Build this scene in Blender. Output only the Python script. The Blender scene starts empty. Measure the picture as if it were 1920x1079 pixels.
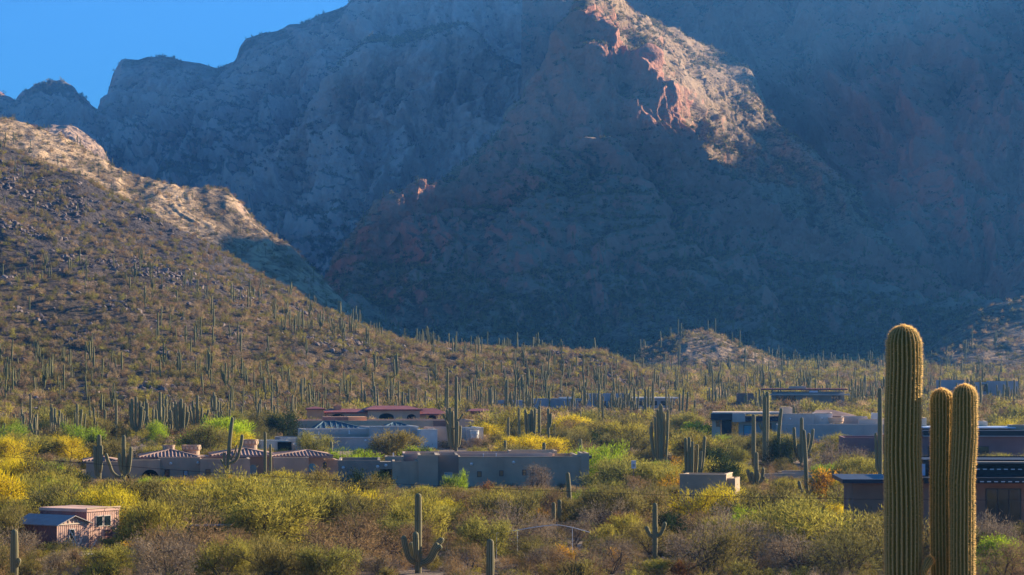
import bpy, math, random
import numpy as np
from mathutils import Vector, Matrix
random.seed(7)
RNG = np.random.default_rng(7)
SC = bpy.context.scene
COL = SC.collection
FPX = 4533.0            # focal length in photograph pixels (1920 wide)
HZ = 700.0              # row of eye level

# ------------------------------------------------------------------ camera, sky, sun
cam_d = bpy.data.cameras.new('camera')
cam = bpy.data.objects.new('camera', cam_d)
COL.objects.link(cam)
cam.location = (0, 0, 0)
cam.rotation_euler = (math.radians(90), 0, 0)
cam_d.sensor_width = 36
cam_d.lens = 36 * FPX / 1920
cam_d.shift_y = (HZ - 539.5) / 1920
cam_d.clip_start = 0.5
cam_d.clip_end = 30000
SC.camera = cam

SUN_AZ, SUN_EL = 55.0, 18.0
world = bpy.data.worlds.new('World')
SC.world = world
world.use_nodes = True
wn = world.node_tree
wn.nodes.clear()
sky = wn.nodes.new('ShaderNodeTexSky')
sky.sky_type = 'NISHITA'
sky.sun_disc = False
sky.sun_elevation = math.radians(SUN_EL)
sky.sun_rotation = math.radians(SUN_AZ)
sky.altitude = 900
sky.air_density = 1.0
sky.dust_density = 0.0
sky.ozone_density = 4.0
wtint = wn.nodes.new('ShaderNodeMix'); wtint.data_type = 'RGBA'; wtint.blend_type = 'MULTIPLY'
wtint.inputs[0].default_value = 1.0
wtint.inputs[7].default_value = (0.175, 0.54, 0.88, 1)
bg = wn.nodes.new('ShaderNodeBackground')
bg.inputs[1].default_value = 0.05
wo = wn.nodes.new('ShaderNodeOutputWorld')
wn.links.new(sky.outputs[0], wtint.inputs[6])
wn.links.new(wtint.outputs[2], bg.inputs[0])
wn.links.new(bg.outputs[0], wo.inputs[0])

sun_d = bpy.data.lights.new('sun', 'SUN')
sun_d.energy = 5.0
sun_d.angle = math.radians(0.5)
sun_d.color = (1.0, 0.83, 0.60)
sun = bpy.data.objects.new('sun', sun_d)
COL.objects.link(sun)
az, el = math.radians(SUN_AZ), math.radians(SUN_EL)
SDIR = Vector((math.sin(az) * math.cos(el), math.cos(az) * math.cos(el), math.sin(el)))
sun.rotation_euler = SDIR.to_track_quat('Z', 'Y').to_euler()
sun.location = (0, 0, 500)

SC.view_settings.view_transform = 'Standard'
SC.view_settings.look = 'None'
SC.view_settings.exposure = 1.9
SC.view_settings.gamma = 1
SC.view_settings.use_curve_mapping = False
SC.cycles.use_denoising = True
SC.cycles.max_bounces = 6
SC.cycles.diffuse_bounces = 3
SC.cycles.transmission_bounces = 4
SC.cycles.transparent_max_bounces = 8
SC.cycles.volume_bounces = 0
SC.cycles.caustics_reflective = False
SC.cycles.caustics_refractive = False
SC.render.use_persistent_data = False

# ------------------------------------------------------------------ small helpers
def tag(o, label=None, cat=None, group=None, kind=None):
    if label: o['label'] = label
    if cat: o['category'] = cat
    if group: o['group'] = group
    if kind: o['kind'] = kind
    return o

def link(name, data, parent=None):
    o = bpy.data.objects.new(name, data)
    COL.objects.link(o)
    if parent is not None:
        o.parent = parent
    return o

def empty(name, loc, rz=0.0):
    o = bpy.data.objects.new(name, None)
    COL.objects.link(o)
    o.empty_display_size = 0.5
    o.location = loc
    o.rotation_euler = (0, 0, rz)
    return o

def mesh_np(name, V, Fq=None, Ft=None, mats=(), smooth=False, midx=None):
    """mesh from numpy vertices and quads and / or triangles"""
    me = bpy.data.meshes.new(name)
    V = np.ascontiguousarray(V, dtype=np.float32)
    me.vertices.add(len(V)); me.vertices.foreach_set('co', V.ravel())
    li = []; starts = []; n = 0; nf = 0
    if Fq is not None and len(Fq):
        Fq = np.asarray(Fq, dtype=np.int32); li.append(Fq.ravel())
        starts.append(np.arange(len(Fq)) * 4); n = len(Fq) * 4; nf += len(Fq)
    if Ft is not None and len(Ft):
        Ft = np.asarray(Ft, dtype=np.int32); li.append(Ft.ravel())
        starts.append(n + np.arange(len(Ft)) * 3); nf += len(Ft)
    li = np.concatenate(li); starts = np.concatenate(starts).astype(np.int32)
    me.loops.add(len(li)); me.loops.foreach_set('vertex_index', li)
    me.polygons.add(nf); me.polygons.foreach_set('loop_start', starts)
    me.polygons.foreach_set('use_smooth', np.full(nf, bool(smooth)))
    for m in mats: me.materials.append(m)
    if midx is not None:
        me.polygons.foreach_set('material_index', np.asarray(midx, dtype=np.int32))
    me.update(calc_edges=True)
    return me

def attr(me, name, vals, dom='POINT', typ='FLOAT'):
    a = me.attributes.new(name, typ, dom)
    v = np.asarray(vals, dtype=np.float32 if typ != 'INT' else np.int32)
    a.data.foreach_set({'FLOAT': 'value', 'INT': 'value', 'FLOAT_VECTOR': 'vector'}[typ], v.ravel())

# ------------------------------------------------------------------ noise in numpy
_P = np.random.default_rng(3).random(4096).astype(np.float32) * 2 - 1
def _h(i, j, k):
    return _P[((i * 73856093) ^ (j * 19349663) ^ (k * 83492791)) & 4095]
def vnoise(x, y, z):
    xi = np.floor(x).astype(np.int64); yi = np.floor(y).astype(np.int64); zi = np.floor(z).astype(np.int64)
    u = (x - xi).astype(np.float32); v = (y - yi).astype(np.float32); w = (z - zi).astype(np.float32)
    u = u * u * (3 - 2 * u); v = v * v * (3 - 2 * v); w = w * w * (3 - 2 * w)
    c = lambda a, b, d: _h(xi + a, yi + b, zi + d)
    x00 = c(0,0,0) * (1-u) + c(1,0,0) * u; x10 = c(0,1,0) * (1-u) + c(1,1,0) * u
    x01 = c(0,0,1) * (1-u) + c(1,0,1) * u; x11 = c(0,1,1) * (1-u) + c(1,1,1) * u
    return (x00 * (1-v) + x10 * v) * (1-w) + (x01 * (1-v) + x11 * v) * w
def fbm(x, y, z, octs=4, ridged=False, gain=0.5):
    s = 0; a = 1.0; t = 0
    for o in range(octs):
        n = vnoise(x * 2**o + 17.3 * o, y * 2**o - 9.1 * o, z * 2**o + 5.7 * o)
        if ridged: n = 1 - 2 * np.abs(n)
        s = s + a * n; t += a; a *= gain
    return s / t
Z0 = lambda x: np.zeros_like(x)

# ------------------------------------------------------------------ material helper
class NT:
    def __init__(s, name):
        s.m = bpy.data.materials.new(name); s.m.use_nodes = True
        s.t = s.m.node_tree; s.t.nodes.clear()
        s.out = s.t.nodes.new('ShaderNodeOutputMaterial')
    def n(s, typ, **kw):
        nd = s.t.nodes.new('ShaderNode' + typ)
        for k, v in kw.items():
            if k.startswith('i_'):
                key = k[2:]
                key = int(key) if key.isdigit() else key.replace('_', ' ')
                s.put(nd.inputs[key], v)
            else: setattr(nd, k, v)
        return nd
    def put(s, sock, v):
        if hasattr(v, 'bl_idname') and hasattr(v, 'outputs'): v = v.outputs[0]
        if isinstance(v, bpy.types.NodeSocket): s.t.links.new(v, sock)
        else:
            if isinstance(v, (tuple, list)) and len(v) == 3 and sock.type == 'RGBA': v = (*v, 1)
            sock.default_value = v
    def mix(s, f, a, b, mode='MIX'):
        nd = s.t.nodes.new('ShaderNodeMix'); nd.data_type = 'RGBA'; nd.blend_type = mode
        s.put(nd.inputs[0], f); s.put(nd.inputs[6], a); s.put(nd.inputs[7], b)
        return nd.outputs[2]
    def ramp(s, f, stops):
        nd = s.t.nodes.new('ShaderNodeValToRGB'); s.put(nd.inputs[0], f)
        e = nd.color_ramp.elements
        while len(e) < len(stops): e.new(0.5)
        for k, (p, c) in enumerate(stops):
            e[k].position = p; e[k].color = (*c, 1) if isinstance(c, (tuple, list)) else (c, c, c, 1)
        return nd.outputs[0]
    def math(s, op, a, b=0.0, clamp=False):
        nd = s.t.nodes.new('ShaderNodeMath'); nd.operation = op; nd.use_clamp = clamp
        s.put(nd.inputs[0], a); s.put(nd.inputs[1], b)
        return nd.outputs[0]
    def noise(s, scale, detail=4, rough=0.55, vec=None, stretch=None):
        if vec is None:
            vec = s.t.nodes.new('ShaderNodeNewGeometry').outputs['Position']
        if stretch is not None:
            mp = s.t.nodes.new('ShaderNodeMapping'); s.put(mp.inputs[0], vec); mp.inputs[3].default_value = stretch
            vec = mp.outputs[0]
        nd = s.t.nodes.new('ShaderNodeTexNoise'); s.put(nd.inputs['Vector'], vec)
        nd.inputs['Scale'].default_value = scale; nd.inputs['Detail'].default_value = detail
        nd.inputs['Roughness'].default_value = rough
        return nd.outputs[0]
    def bump(s, h, strength=0.5, dist=1.0):
        nd = s.n('Bump'); nd.inputs['Strength'].default_value = strength; nd.inputs['Distance'].default_value = dist
        s.put(nd.inputs['Height'], h)
        return nd.outputs[0]
    def pbr(s, color, rough=0.9, normal=None, spec=0.2, metal=0.0):
        b = s.n('BsdfPrincipled'); s.put(b.inputs['Base Color'], color); s.put(b.inputs['Roughness'], rough)
        b.inputs['Specular IOR Level'].default_value = spec; b.inputs['Metallic'].default_value = metal
        if normal is not None: s.put(b.inputs['Normal'], normal)
        s.t.links.new(b.outputs[0], s.out.inputs[0])
        return s.m

# ------------------------------------------------------------------ ground profile
G_D = np.array([0, 8, 20, 32, 60, 110, 170, 200, 240, 290, 330, 380, 430, 480, 540, 600, 700, 900, 1100, 1300, 1700, 3000, 9000.])
G_Z = np.array([-1.7, -2.0, -3.9, -5.6, -9.2, -13.4, -14.6, -14.3, -13.9, -13.5, -13.1, -12.3, -11.2, -10.2, -9.3, -8.6, -6.5, -0.5, 5, 8, 10, 8, 5.])
def ground(x, y):
    x = np.asarray(x, float); y = np.asarray(y, float)
    r = np.where(y > 0, np.sqrt(y * y + 0.12 * x * x), -y * 0.3)
    z = np.interp(r, G_D, G_Z)
    far = np.clip((r - 120) / 400, 0, 1)
    z = z + far * 0.9 * fbm(x / 60.0, y / 60.0, Z0(x), 3) + 0.18 * fbm(x / 9.0, y / 9.0, Z0(x) + 3, 2)
    return z
def gz(x, y): return float(ground(np.array([x]), np.array([y]))[0])
def wx(px, d): return (px - 960.0) / FPX * d
def wz(py, d): return (HZ - py) / FPX * d
def at(px, d): x = wx(px, d); return (x, d, gz(x, d))

# ------------------------------------------------------------------ terrain materials
def mat_ground():
    t = NT('desert_soil')
    n1 = t.noise(0.05, 4); n2 = t.noise(0.9, 5, 0.65); n3 = t.noise(9, 3)
    c = t.ramp(n1, [(0.3, (0.20, 0.145, 0.10)), (0.55, (0.30, 0.21, 0.15)), (0.75, (0.35, 0.27, 0.18))])
    c = t.mix(t.ramp(n2, [(0.42, 0.0), (0.62, 0.75)]), c, (0.16, 0.13, 0.075))
    c = t.mix(t.ramp(n3, [(0.55, 0.0), (0.75, 0.5)]), c, (0.40, 0.33, 0.27))
    return t.pbr(c, 0.95, t.bump(n2, 0.6, 0.3), 0.1)

def mat_slope(name, grass, rock, dark, scale=1.0, cliff_tint=(0.33, 0.2, 0.15)):
    """dry grass and soil on the gentler ground, bare layered rock where it is steep"""
    t = NT(name)
    geo = t.n('NewGeometry')
    sep = t.n('SeparateXYZ'); t.put(sep.inputs[0], geo.outputs['Normal'])
    nA = t.noise(0.012 / scale, 5, 0.6)
    nB = t.noise(0.10 / scale, 5, 0.65)
    nC = t.noise(0.5 / scale, 4, 0.7)
    nV = t.noise(0.05 / scale, 5, 0.65, stretch=(1, 1, 0.16))
    nS = t.noise(0.06 / scale, 4, 0.6, stretch=(0.25, 0.25, 2.0))
    grassc = t.mix(t.ramp(nB, [(0.40, 0.0), (0.60, 1.0)]), grass, tuple(c * 0.62 for c in grass))
    grassc = t.mix(t.ramp(nC, [(0.53, 0.0), (0.60, 0.9)]), grassc, dark)
    grassc = t.mix(t.ramp(nC, [(0.28, 0.6), (0.40, 0.0)]), grassc, tuple(min(1, c * 1.5) for c in rock))
    rockc = t.mix(t.ramp(nV, [(0.35, 0.0), (0.65, 1.0)]), rock, cliff_tint)
    rockc = t.mix(t.ramp(nS, [(0.36, 0.4), (0.46, 0.0)]), rockc, tuple(c * 0.45 for c in rock))
    rockc = t.mix(t.ramp(nC, [(0.55, 0.0), (0.72, 0.6)]), rockc, dark)
    rk = t.n('Attribute', attribute_name='rocky')
    rk = t.n('Attribute', attribute_name='rocky')
    nL = t.noise(0.02 / scale, 4, 0.6)
    grassc = t.mix(t.ramp(nL, [(0.42, 0.55), (0.58, 0.0)]), grassc, dark)
    grassc = t.mix(t.math('MULTIPLY', t.math('MULTIPLY', rk.outputs['Fac'], -1.3), t.ramp(nC, [(0.45, 1.0), (0.56, 0.3)]), True), grassc, (0.44, 0.29, 0.15))
    steep = t.math('ADD', t.ramp(sep.outputs[2], [(0.60, 1.0), (0.80, 0.0)]), rk.outputs['Fac'])
    steep = t.math('ADD', steep, t.math('MULTIPLY', t.math('SUBTRACT', nA, 0.5), 1.6))
    f = t.ramp(steep, [(0.40, 0.0), (0.62, 1.0)])
    c = t.mix(f, grassc, rockc)
    # gullies darkened, spurs paled: shrub cover and bare ground, plus relief shade put into colour
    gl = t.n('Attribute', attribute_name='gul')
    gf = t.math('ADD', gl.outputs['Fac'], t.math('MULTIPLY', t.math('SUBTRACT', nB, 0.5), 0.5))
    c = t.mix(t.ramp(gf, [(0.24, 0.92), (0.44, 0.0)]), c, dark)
    c = t.mix(t.ramp(gf, [(0.62, 0.0), (0.85, 0.6)]), c, t.mix(f, tuple(min(1, q * 1.5) for q in grass), tuple(min(1, q * 1.4) for q in rock)))
    h = t.math('ADD', t.math('MULTIPLY', nB, 2.2), t.math('MULTIPLY', nC, 0.6))
    h = t.math('ADD', h, t.math('MULTIPLY', nV, t.math('MULTIPLY', f, 3.0)))
    return t.pbr(c, 0.95, t.bump(h, 0.9, 4.0 * scale), 0.05)

M_GROUND = mat_ground()
M_HILL = mat_slope('hill_slope', (0.20, 0.135, 0.085), (0.085, 0.07, 0.065), (0.05, 0.045, 0.028), 0.35, (0.10, 0.08, 0.075))  # dark rock: desert varnish, with some slope shade put into its colour
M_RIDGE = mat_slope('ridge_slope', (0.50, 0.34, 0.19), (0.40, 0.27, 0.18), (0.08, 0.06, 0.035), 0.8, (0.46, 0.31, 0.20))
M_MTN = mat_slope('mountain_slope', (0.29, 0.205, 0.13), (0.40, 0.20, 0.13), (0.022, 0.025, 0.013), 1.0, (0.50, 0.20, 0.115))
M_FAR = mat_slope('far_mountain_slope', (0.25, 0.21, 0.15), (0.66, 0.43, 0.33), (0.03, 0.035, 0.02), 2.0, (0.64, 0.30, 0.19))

# ------------------------------------------------------------------ terrain meshes
def smooth1(a, k, axis):
    if k < 1: return a
    ker = np.hanning(2 * k + 3)[1:-1]; ker /= ker.sum()
    pad = [(0, 0)] * a.ndim; pad[axis] = (k, k)
    ap = np.pad(a, pad, mode='edge')
    out = 0; n = a.shape[axis]
    for i, w in enumerate(ker):
        sl = [slice(None)] * a.ndim; sl[axis] = slice(i, i + n)
        out = out + w * ap[tuple(sl)]
    return out

SURF = {}
def loft(name, px, rows, segs, mat, disp, smt=3, smp=2, rocky=None, kind='structure', parent=None):
    """surface through contour lines that run along the slope; rows are lists of (px, py, distance)"""
    K = []
    for r in rows:
        r = np.array(r, float)
        py = np.interp(px, r[:, 0], r[:, 1]); d = np.interp(px, r[:, 0], r[:, 2])
        py = smooth1(py, smp, 0); d = smooth1(d, smp * 3, 0)
        K.append(np.stack([(px - 960) / FPX * d, d, (HZ - py) / FPX * d], -1))
    L = []; tt = []
    for k in range(len(K) - 1):
        n = segs[k]
        for q in range(n):
            f = q / n
            L.append(K[k] * (1 - f) + K[k + 1] * f); tt.append(k + f)
    L.append(K[-1]); tt.append(len(K) - 1.0)
    P = smooth1(np.array(L), smt, 0)
    tt = np.array(tt)[:, None] * np.ones((1, len(px)))
    du = np.gradient(P, axis=1); dv = np.gradient(P, axis=0)
    N = np.cross(du, dv); N /= np.linalg.norm(N, axis=2, keepdims=True) + 1e-9
    rk = np.zeros(tt.shape)
    if rocky is not None:
        rr = rocky if isinstance(rocky[0], tuple) else list(enumerate(rocky))
        rk = np.interp(tt, [q[0] for q in rr], [q[1] for q in rr])
    P = disp(P, N, tt, rk)
    gul = np.full(tt.shape, 0.5)
    if isinstance(P, tuple): P, gul = P
    ny, nx = P.shape[:2]
    idx = np.arange(ny * nx).reshape(ny, nx)
    Fq = np.stack([idx[:-1, :-1], idx[:-1, 1:], idx[1:, 1:], idx[1:, :-1]], -1).reshape(-1, 4)
    me = mesh_np(name, P.reshape(-1, 3), Fq, mats=[mat], smooth=True)
    attr(me, 'rocky', rk.ravel()); attr(me, 'gul', gul.ravel())
    o = link(name, me, parent)
    if parent is None: o['kind'] = kind
    SURF.setdefault(name, []).append((P, tt, rk))
    return o

def disp_mtn(big, gully, cliff, scale=1.0, zero_edge=None, calm=0.6, cw=0.45):
    def f(P, N, tt, rk):
        x, y, z = P[..., 0] / scale, P[..., 1] / scale, P[..., 2] / scale
        w = fbm(x / 160, y / 160, z / 160, 2)
        b = fbm(x / 230, y / 230, z / 230, 3)
        # gullies run down the slope: fast along x, slow along height
        g = fbm(x / 62 + w * 1.3, y / 330, z / 190, 4, ridged=True)
        m = fbm(x / 22, y / 40, z / 30, 4)
        c = fbm(x / 26 + w, y / 26, z / 120, 4, ridged=True)
        st = fbm(x / 140, y / 140, z / 14, 2)
        fade = (1.0 if zero_edge is None else zero_edge(tt)) * (1 - calm * np.exp(-((tt - (tt.max() - 1)) / cw) ** 2))
        D = (big * b + gully * (g - 0.1) * (1 - 0.5 * np.clip(rk, 0, 1)) + 0.32 * gully * m + 0.09 * gully * fbm(x / 8, y / 8, z / 10, 2) + cliff * np.clip(rk, 0, 1) * (c + 0.22 * st)) * scale
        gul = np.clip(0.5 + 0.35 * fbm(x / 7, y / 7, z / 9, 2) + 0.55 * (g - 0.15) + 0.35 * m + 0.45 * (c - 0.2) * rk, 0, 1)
        return P + N * (D * fade)[..., None], gul
    return f
def edge0(n):
    return lambda tt: np.clip(tt / 0.6, 0, 1)

def grid_ground():
    # one sheet from behind the viewer to beyond the mountains, finer where it is seen
    ys = np.concatenate([np.linspace(-300, 0, 6)[:-1], np.linspace(0, 160, 40)[:-1], np.geomspace(160, 1300, 300)[:-1], np.geomspace(1300, 9000, 40)])
    us = np.concatenate([np.linspace(-9, -0.3, 30)[:-1], np.linspace(-0.3, 0.3, 240)[:-1], np.linspace(0.3, 9, 30)])
    Y, U = np.meshgrid(ys, us, indexing='ij')
    X = U * (np.abs(Y) * 0.85 + 60)
    Z = ground(X, Y)
    P = np.stack([X, Y, Z], -1)
    ny, nx = P.shape[:2]
    idx = np.arange(ny * nx).reshape(ny, nx)
    Fq = np.stack([idx[:-1, :-1], idx[:-1, 1:], idx[1:, 1:], idx[1:, :-1]], -1).reshape(-1, 4)
    o = link('ground', mesh_np('ground', P.reshape(-1, 3), Fq, mats=[M_GROUND], smooth=True))
    tag(o, kind='structure')
grid_ground()

# left hill
px = np.linspace(-420, 1290, 620)
HB = [(-500, 845, 440), (0, 835, 455), (250, 825, 470), (500, 810, 500), (700, 797, 535), (850, 782, 570), (1000, 772, 610), (1180, 755, 660), (1300, 750, 690)]
H1 = [(-500, 700, 560), (0, 700, 590), (250, 690, 600), (500, 700, 620), (700, 708, 640), (850, 713, 670), (1000, 712, 690), (1180, 718, 715), (1300, 745, 720)]
H2 = [(-500, 520, 700), (0, 520, 720), (250, 540, 720), (500, 610, 700), (700, 660, 700), (850, 680, 700), (1000, 690, 715), (1120, 690, 725), (1180, 700, 730), (1300, 745, 730)]
H3 = [(-500, 300, 800), (-200, 290, 810), (0, 380, 800), (100, 405, 800), (250, 455, 800), (400, 520, 790), (600, 615, 760), (800, 662, 745), (1000, 672, 740), (1120, 672, 745), (1180, 695, 745), (1300, 742, 745)]
H4 = [(-500, 120, 900), (-200, 190, 890), (0, 276, 870), (30, 290, 866), (60, 302, 862), (100, 313, 860), (150, 332, 855), (200, 364, 852), (250, 392, 850), (300, 415, 846), (350, 440, 842), (400, 472, 838), (450, 500, 832), (500, 532, 826), (550, 560, 820), (600, 588, 812), (650, 608, 804), (700, 626, 796), (750, 640, 788), (800, 648, 782), (900, 655, 775), (1000, 660, 770), (1080, 664, 765), (1130, 668, 765), (1180, 690, 760), (1300, 738, 760)]
H5 = [(p, y + 60, d + 180) for p, y, d in H4]
H6 = [(p, 760, d + 480) for p, y, d in H4]
def disp_hill(P, N, tt, rk):
    x, y, z = P[..., 0], P[..., 1], P[..., 2]
    fade = np.clip(tt / 0.5, 0, 1)
    D = 2.6 * fbm(x / 45, y / 45, z / 45, 3) + 1.7 * (fbm(x / 17 + 0.4 * fbm(x / 60, y / 60, z, 2), y / 90, z / 60, 3, ridged=True)) + 0.55 * fbm(x / 4, y / 4, z / 4, 3)
    return P + N * (D * fade)[..., None]
loft('hill', px, [HB, H1, H2, H3, H4, H5, H6], [50, 60, 80, 60, 12, 8], M_HILL, disp_hill, rocky=[0, 0.0, 0.3, 1.0, 0.85, 0.1, 0])  # upper rows rocky: dark varnished rock plus painted shade

# sunny ridge behind the hill
px = np.linspace(-420, 720, 354)
R0 = [(-500, 560, 962), (300, 570, 1001), (500, 600, 1040), (800, 660, 1040)]
R1 = [(-500, 330, 1116), (0, 380, 1116), (200, 420, 1116), (400, 468, 1140), (470, 478, 1155), (540, 500, 1155), (600, 560, 1155), (800, 680, 1140)]
R2 = [(-500, 40, 1294), (-200, 130, 1294), (0, 222, 1294), (50, 238, 1294), (100, 256, 1286), (150, 280, 1278), (200, 312, 1270), (235, 328, 1263), (290, 340, 1255), (340, 358, 1247), (390, 354, 1247), (425, 362, 1247), (440, 380, 1240), (470, 408, 1232), (510, 440, 1217), (540, 461, 1209), (600, 520, 1201), (660, 590, 1186), (800, 700, 1155)]
R3 = [(p, y + 60, d + 180) for p, y, d in R2]
R4 = [(p, 640, d + 420) for p, y, d in R2]
loft('ridge', px, [R0, R1, R2, R3, R4], [60, 130, 12, 8], M_RIDGE, disp_mtn(5, 7, 4, 0.45, edge0(0)), rocky=[0, 0.05, 0.15, 0, 0], smt=4)
# rock knob between ridge and far peaks
px = np.linspace(-60, 260, 150)
rows = [[(-60, 400, 2000), (260, 440, 2000)], [(-60, 262, 2080), (60, 262, 2080), (140, 285, 2070), (200, 330, 2060), (260, 430, 2050)],
        [(-60, 232, 2150), (60, 243, 2150), (95, 236, 2150), (140, 240, 2150), (160, 252, 2140), (190, 278, 2130), (205, 306, 2120), (216, 345, 2110), (260, 440, 2100)],
        [(-60, 420, 2400), (260, 460, 2400)]]
loft('ridge', px, rows, [40, 60, 10], M_RIDGE, disp_mtn(6, 10, 10, 0.6), rocky=[0.1, 0.6, 0.7, 0.3], smt=2)

# far range on the left
px = np.linspace(-420, 1450, 900)
F0 = [(-500, 620, 2500), (1500, 620, 2500)]
F1 = [(-500, 330, 3500), (0, 330, 3500), (200, 350, 3400), (350, 330, 3400), (500, 330, 3300), (1500, 330, 3300)]
F2 = [(-500, 240, 4000), (0, 240, 4000), (180, 250, 4000), (300, 230, 3950), (430, 215, 3900), (600, 170, 3900), (800, 130, 3900), (1500, 60, 3900)]
F3 = [(-500, 260, 4080), (0, 250, 4080), (60, 232, 4080), (140, 236, 4080), (190, 285, 4100), (215, 205, 4100), (290, 165, 4100), (400, 185, 4080), (450, 150, 4040), (500, 125, 4020), (600, 95, 3990), (700, 30, 4000), (900, -40, 4000), (1500, -180, 4000)]
F4 = [(-500, 110, 4300), (-120, 150, 4300), (0, 168, 4300), (10, 178, 4300), (20, 181, 4300), (29, 190, 4300), (36, 178, 4300), (47, 169, 4300), (58, 165, 4300), (66, 156, 4300), (84, 153, 4300), (92, 147, 4300), (106, 149, 4300), (118, 148, 4300), (127, 156, 4300), (138, 162, 4300), (144, 174, 4300), (158, 181, 4300), (170, 196, 4300), (185, 207, 4300), (197, 200, 4250), (203, 168, 4250), (214, 138, 4250), (228, 112, 4250), (262, 110, 4250), (275, 104, 4250), (318, 103, 4250), (345, 112, 4250), (375, 117, 4250), (405, 127, 4250), (425, 118, 4250), (440, 112, 4200), (448, 84, 4200), (462, 68, 4200), (490, 60, 4200), (520, 56, 4200), (545, 46, 4200), (570, 42, 4200), (600, 27, 4200), (628, 17, 4200), (650, 8, 4200), (662, -10, 4200), (700, -60, 4200), (900, -180, 4300), (1500, -320, 4400)]
F5 = [(p, y + 120, d + 500) for p, y, d in F4]
loft('far_mountain', px, [F0, F1, F2, F3, F4, F5], [120, 110, 90, 70, 10], M_FAR, disp_mtn(30, 55, 34, 1.15, calm=0.94, cw=1.1), rocky=[0, 0.1, 0.35, 0.95, 0.35, 0], smt=3)
# buttress in front of it
px = np.linspace(380, 1300, 560)
E0 = [(300, 640, 2300), (1350, 640, 2300)]
E1 = [(300, 480, 2700), (450, 460, 2700), (620, 470, 2650), (850, 480, 2600), (1350, 480, 2600)]
E2 = [(300, 420, 3150), (450, 370, 3100), (560, 320, 3060), (640, 250, 3030), (700, 240, 3010), (800, 300, 2970), (900, 290, 2960), (1000, 280, 3000), (1350, 240, 3000)]
E3 = [(300, 400, 3200), (450, 345, 3180), (560, 255, 3130), (615, 205, 3090), (640, 150, 3060), (690, 110, 3060), (740, 115, 3060), (800, 90, 3040), (870, 80, 3050), (900, 120, 3060), (960, 150, 3060), (1050, 170, 3050), (1350, 150, 3100)]
E4 = [(300, 385, 3320), (450, 332, 3300), (520, 280, 3260), (580, 228, 3230), (622, 208, 3200), (634, 120, 3180), (660, 92, 3170), (700, 62, 3170), (740, 72, 3190), (770, 55, 3200), (820, 46, 3220), (870, 44, 3220), (895, 66, 3200), (930, 102, 3190), (1000, 130, 3200), (1350, 90, 3200)]
E5 = [(p, y + 110, d + 300) for p, y, d in E4]
loft('far_mountain', px, [E0, E1, E2, E3, E4, E5], [70, 110, 90, 30, 10], M_FAR, disp_mtn(24, 48, 30, 0.95, calm=0.94, cw=1.1), rocky=[0, 0.15, 0.8, 1.0, 0.1, 0], smt=3)

# near mountain on the right: first the spur with the cliff
px = np.linspace(520, 2350, 1150)
A0 = [(500, 690, 1050), (560, 690, 1080), (700, 686, 1100), (2400, 686, 1110)]
A1 = [(500, 660, 1250), (560, 650, 1260), (640, 590, 1290), (900, 540, 1380), (1200, 520, 1400), (1500, 560, 1380), (1700, 600, 1350), (1900, 630, 1300), (2400, 650, 1280)]
A2 = [(500, 655, 1380), (560, 625, 1380), (600, 582, 1390), (700, 500, 1480), (800, 435, 1540), (900, 385, 1590), (1000, 320, 1640), (1050, 290, 1660), (1100, 258, 1670), (1200, 290, 1660), (1300, 395, 1600), (1400, 450, 1570), (1500, 475, 1560), (1600, 520, 1540), (1700, 560, 1460), (1900, 620, 1380), (2400, 640, 1330)]
A3 = [(500, 650, 1400), (560, 612, 1400), (600, 570, 1410), (690, 440, 1510), (730, 405, 1540), (780, 362, 1580), (830, 362, 1590), (900, 322, 1650), (985, 254, 1690), (1010, 200, 1700), (1040, 150, 1710), (1062, 75, 1715), (1090, 20, 1720), (1115, 40, 1715), (1135, 62, 1720), (1200, 110, 1715), (1250, 190, 1700), (1285, 285, 1680), (1310, 325, 1670), (1350, 350, 1650), (1400, 395, 1620), (1500, 430, 1600), (1640, 485, 1570), (1750, 545, 1480), (1900, 605, 1400), (2400, 630, 1350)]
A4 = [(500, 648, 1450), (560, 603, 1450), (600, 560, 1460), (640, 495, 1500), (690, 415, 1560), (740, 385, 1600), (785, 346, 1650), (800, 338, 1655), (850, 325, 1680), (875, 308, 1700), (920, 288, 1730), (980, 244, 1760), (990, 205, 1765), (1003, 183, 1770), (1030, 165, 1780), (1042, 130, 1790), (1052, 90, 1800), (1064, 45, 1810), (1080, 12, 1820), (1100, -20, 1830), (1140, -30, 1850), (1180, 28, 2000), (1215, 36, 2120), (1300, 78, 2230), (1360, 108, 2230), (1400, 130, 2180), (1415, 160, 2120), (1430, 208, 2040), (1480, 245, 1930), (1540, 300, 1840), (1600, 370, 1760), (1650, 440, 1700), (1700, 500, 1620), (1780, 560, 1540), (1900, 596, 1450), (2400, 625, 1400)]
A5 = [(p, y + 90, d + 260) for p, y, d in A4]
loft('mountain', px, [A0, A1, A2, A3, A4, A5], [90, 130, 100, 70, 12], M_MTN, disp_mtn(11, 29, 22, 0.62, edge0(0)), rocky=[(0, 0), (1, 0.05), (1.8, 0.3), (2, 0.85), (2.96, 1.0), (3.08, -0.5), (4, -0.8), (5, -0.4)], smt=3)
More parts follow.
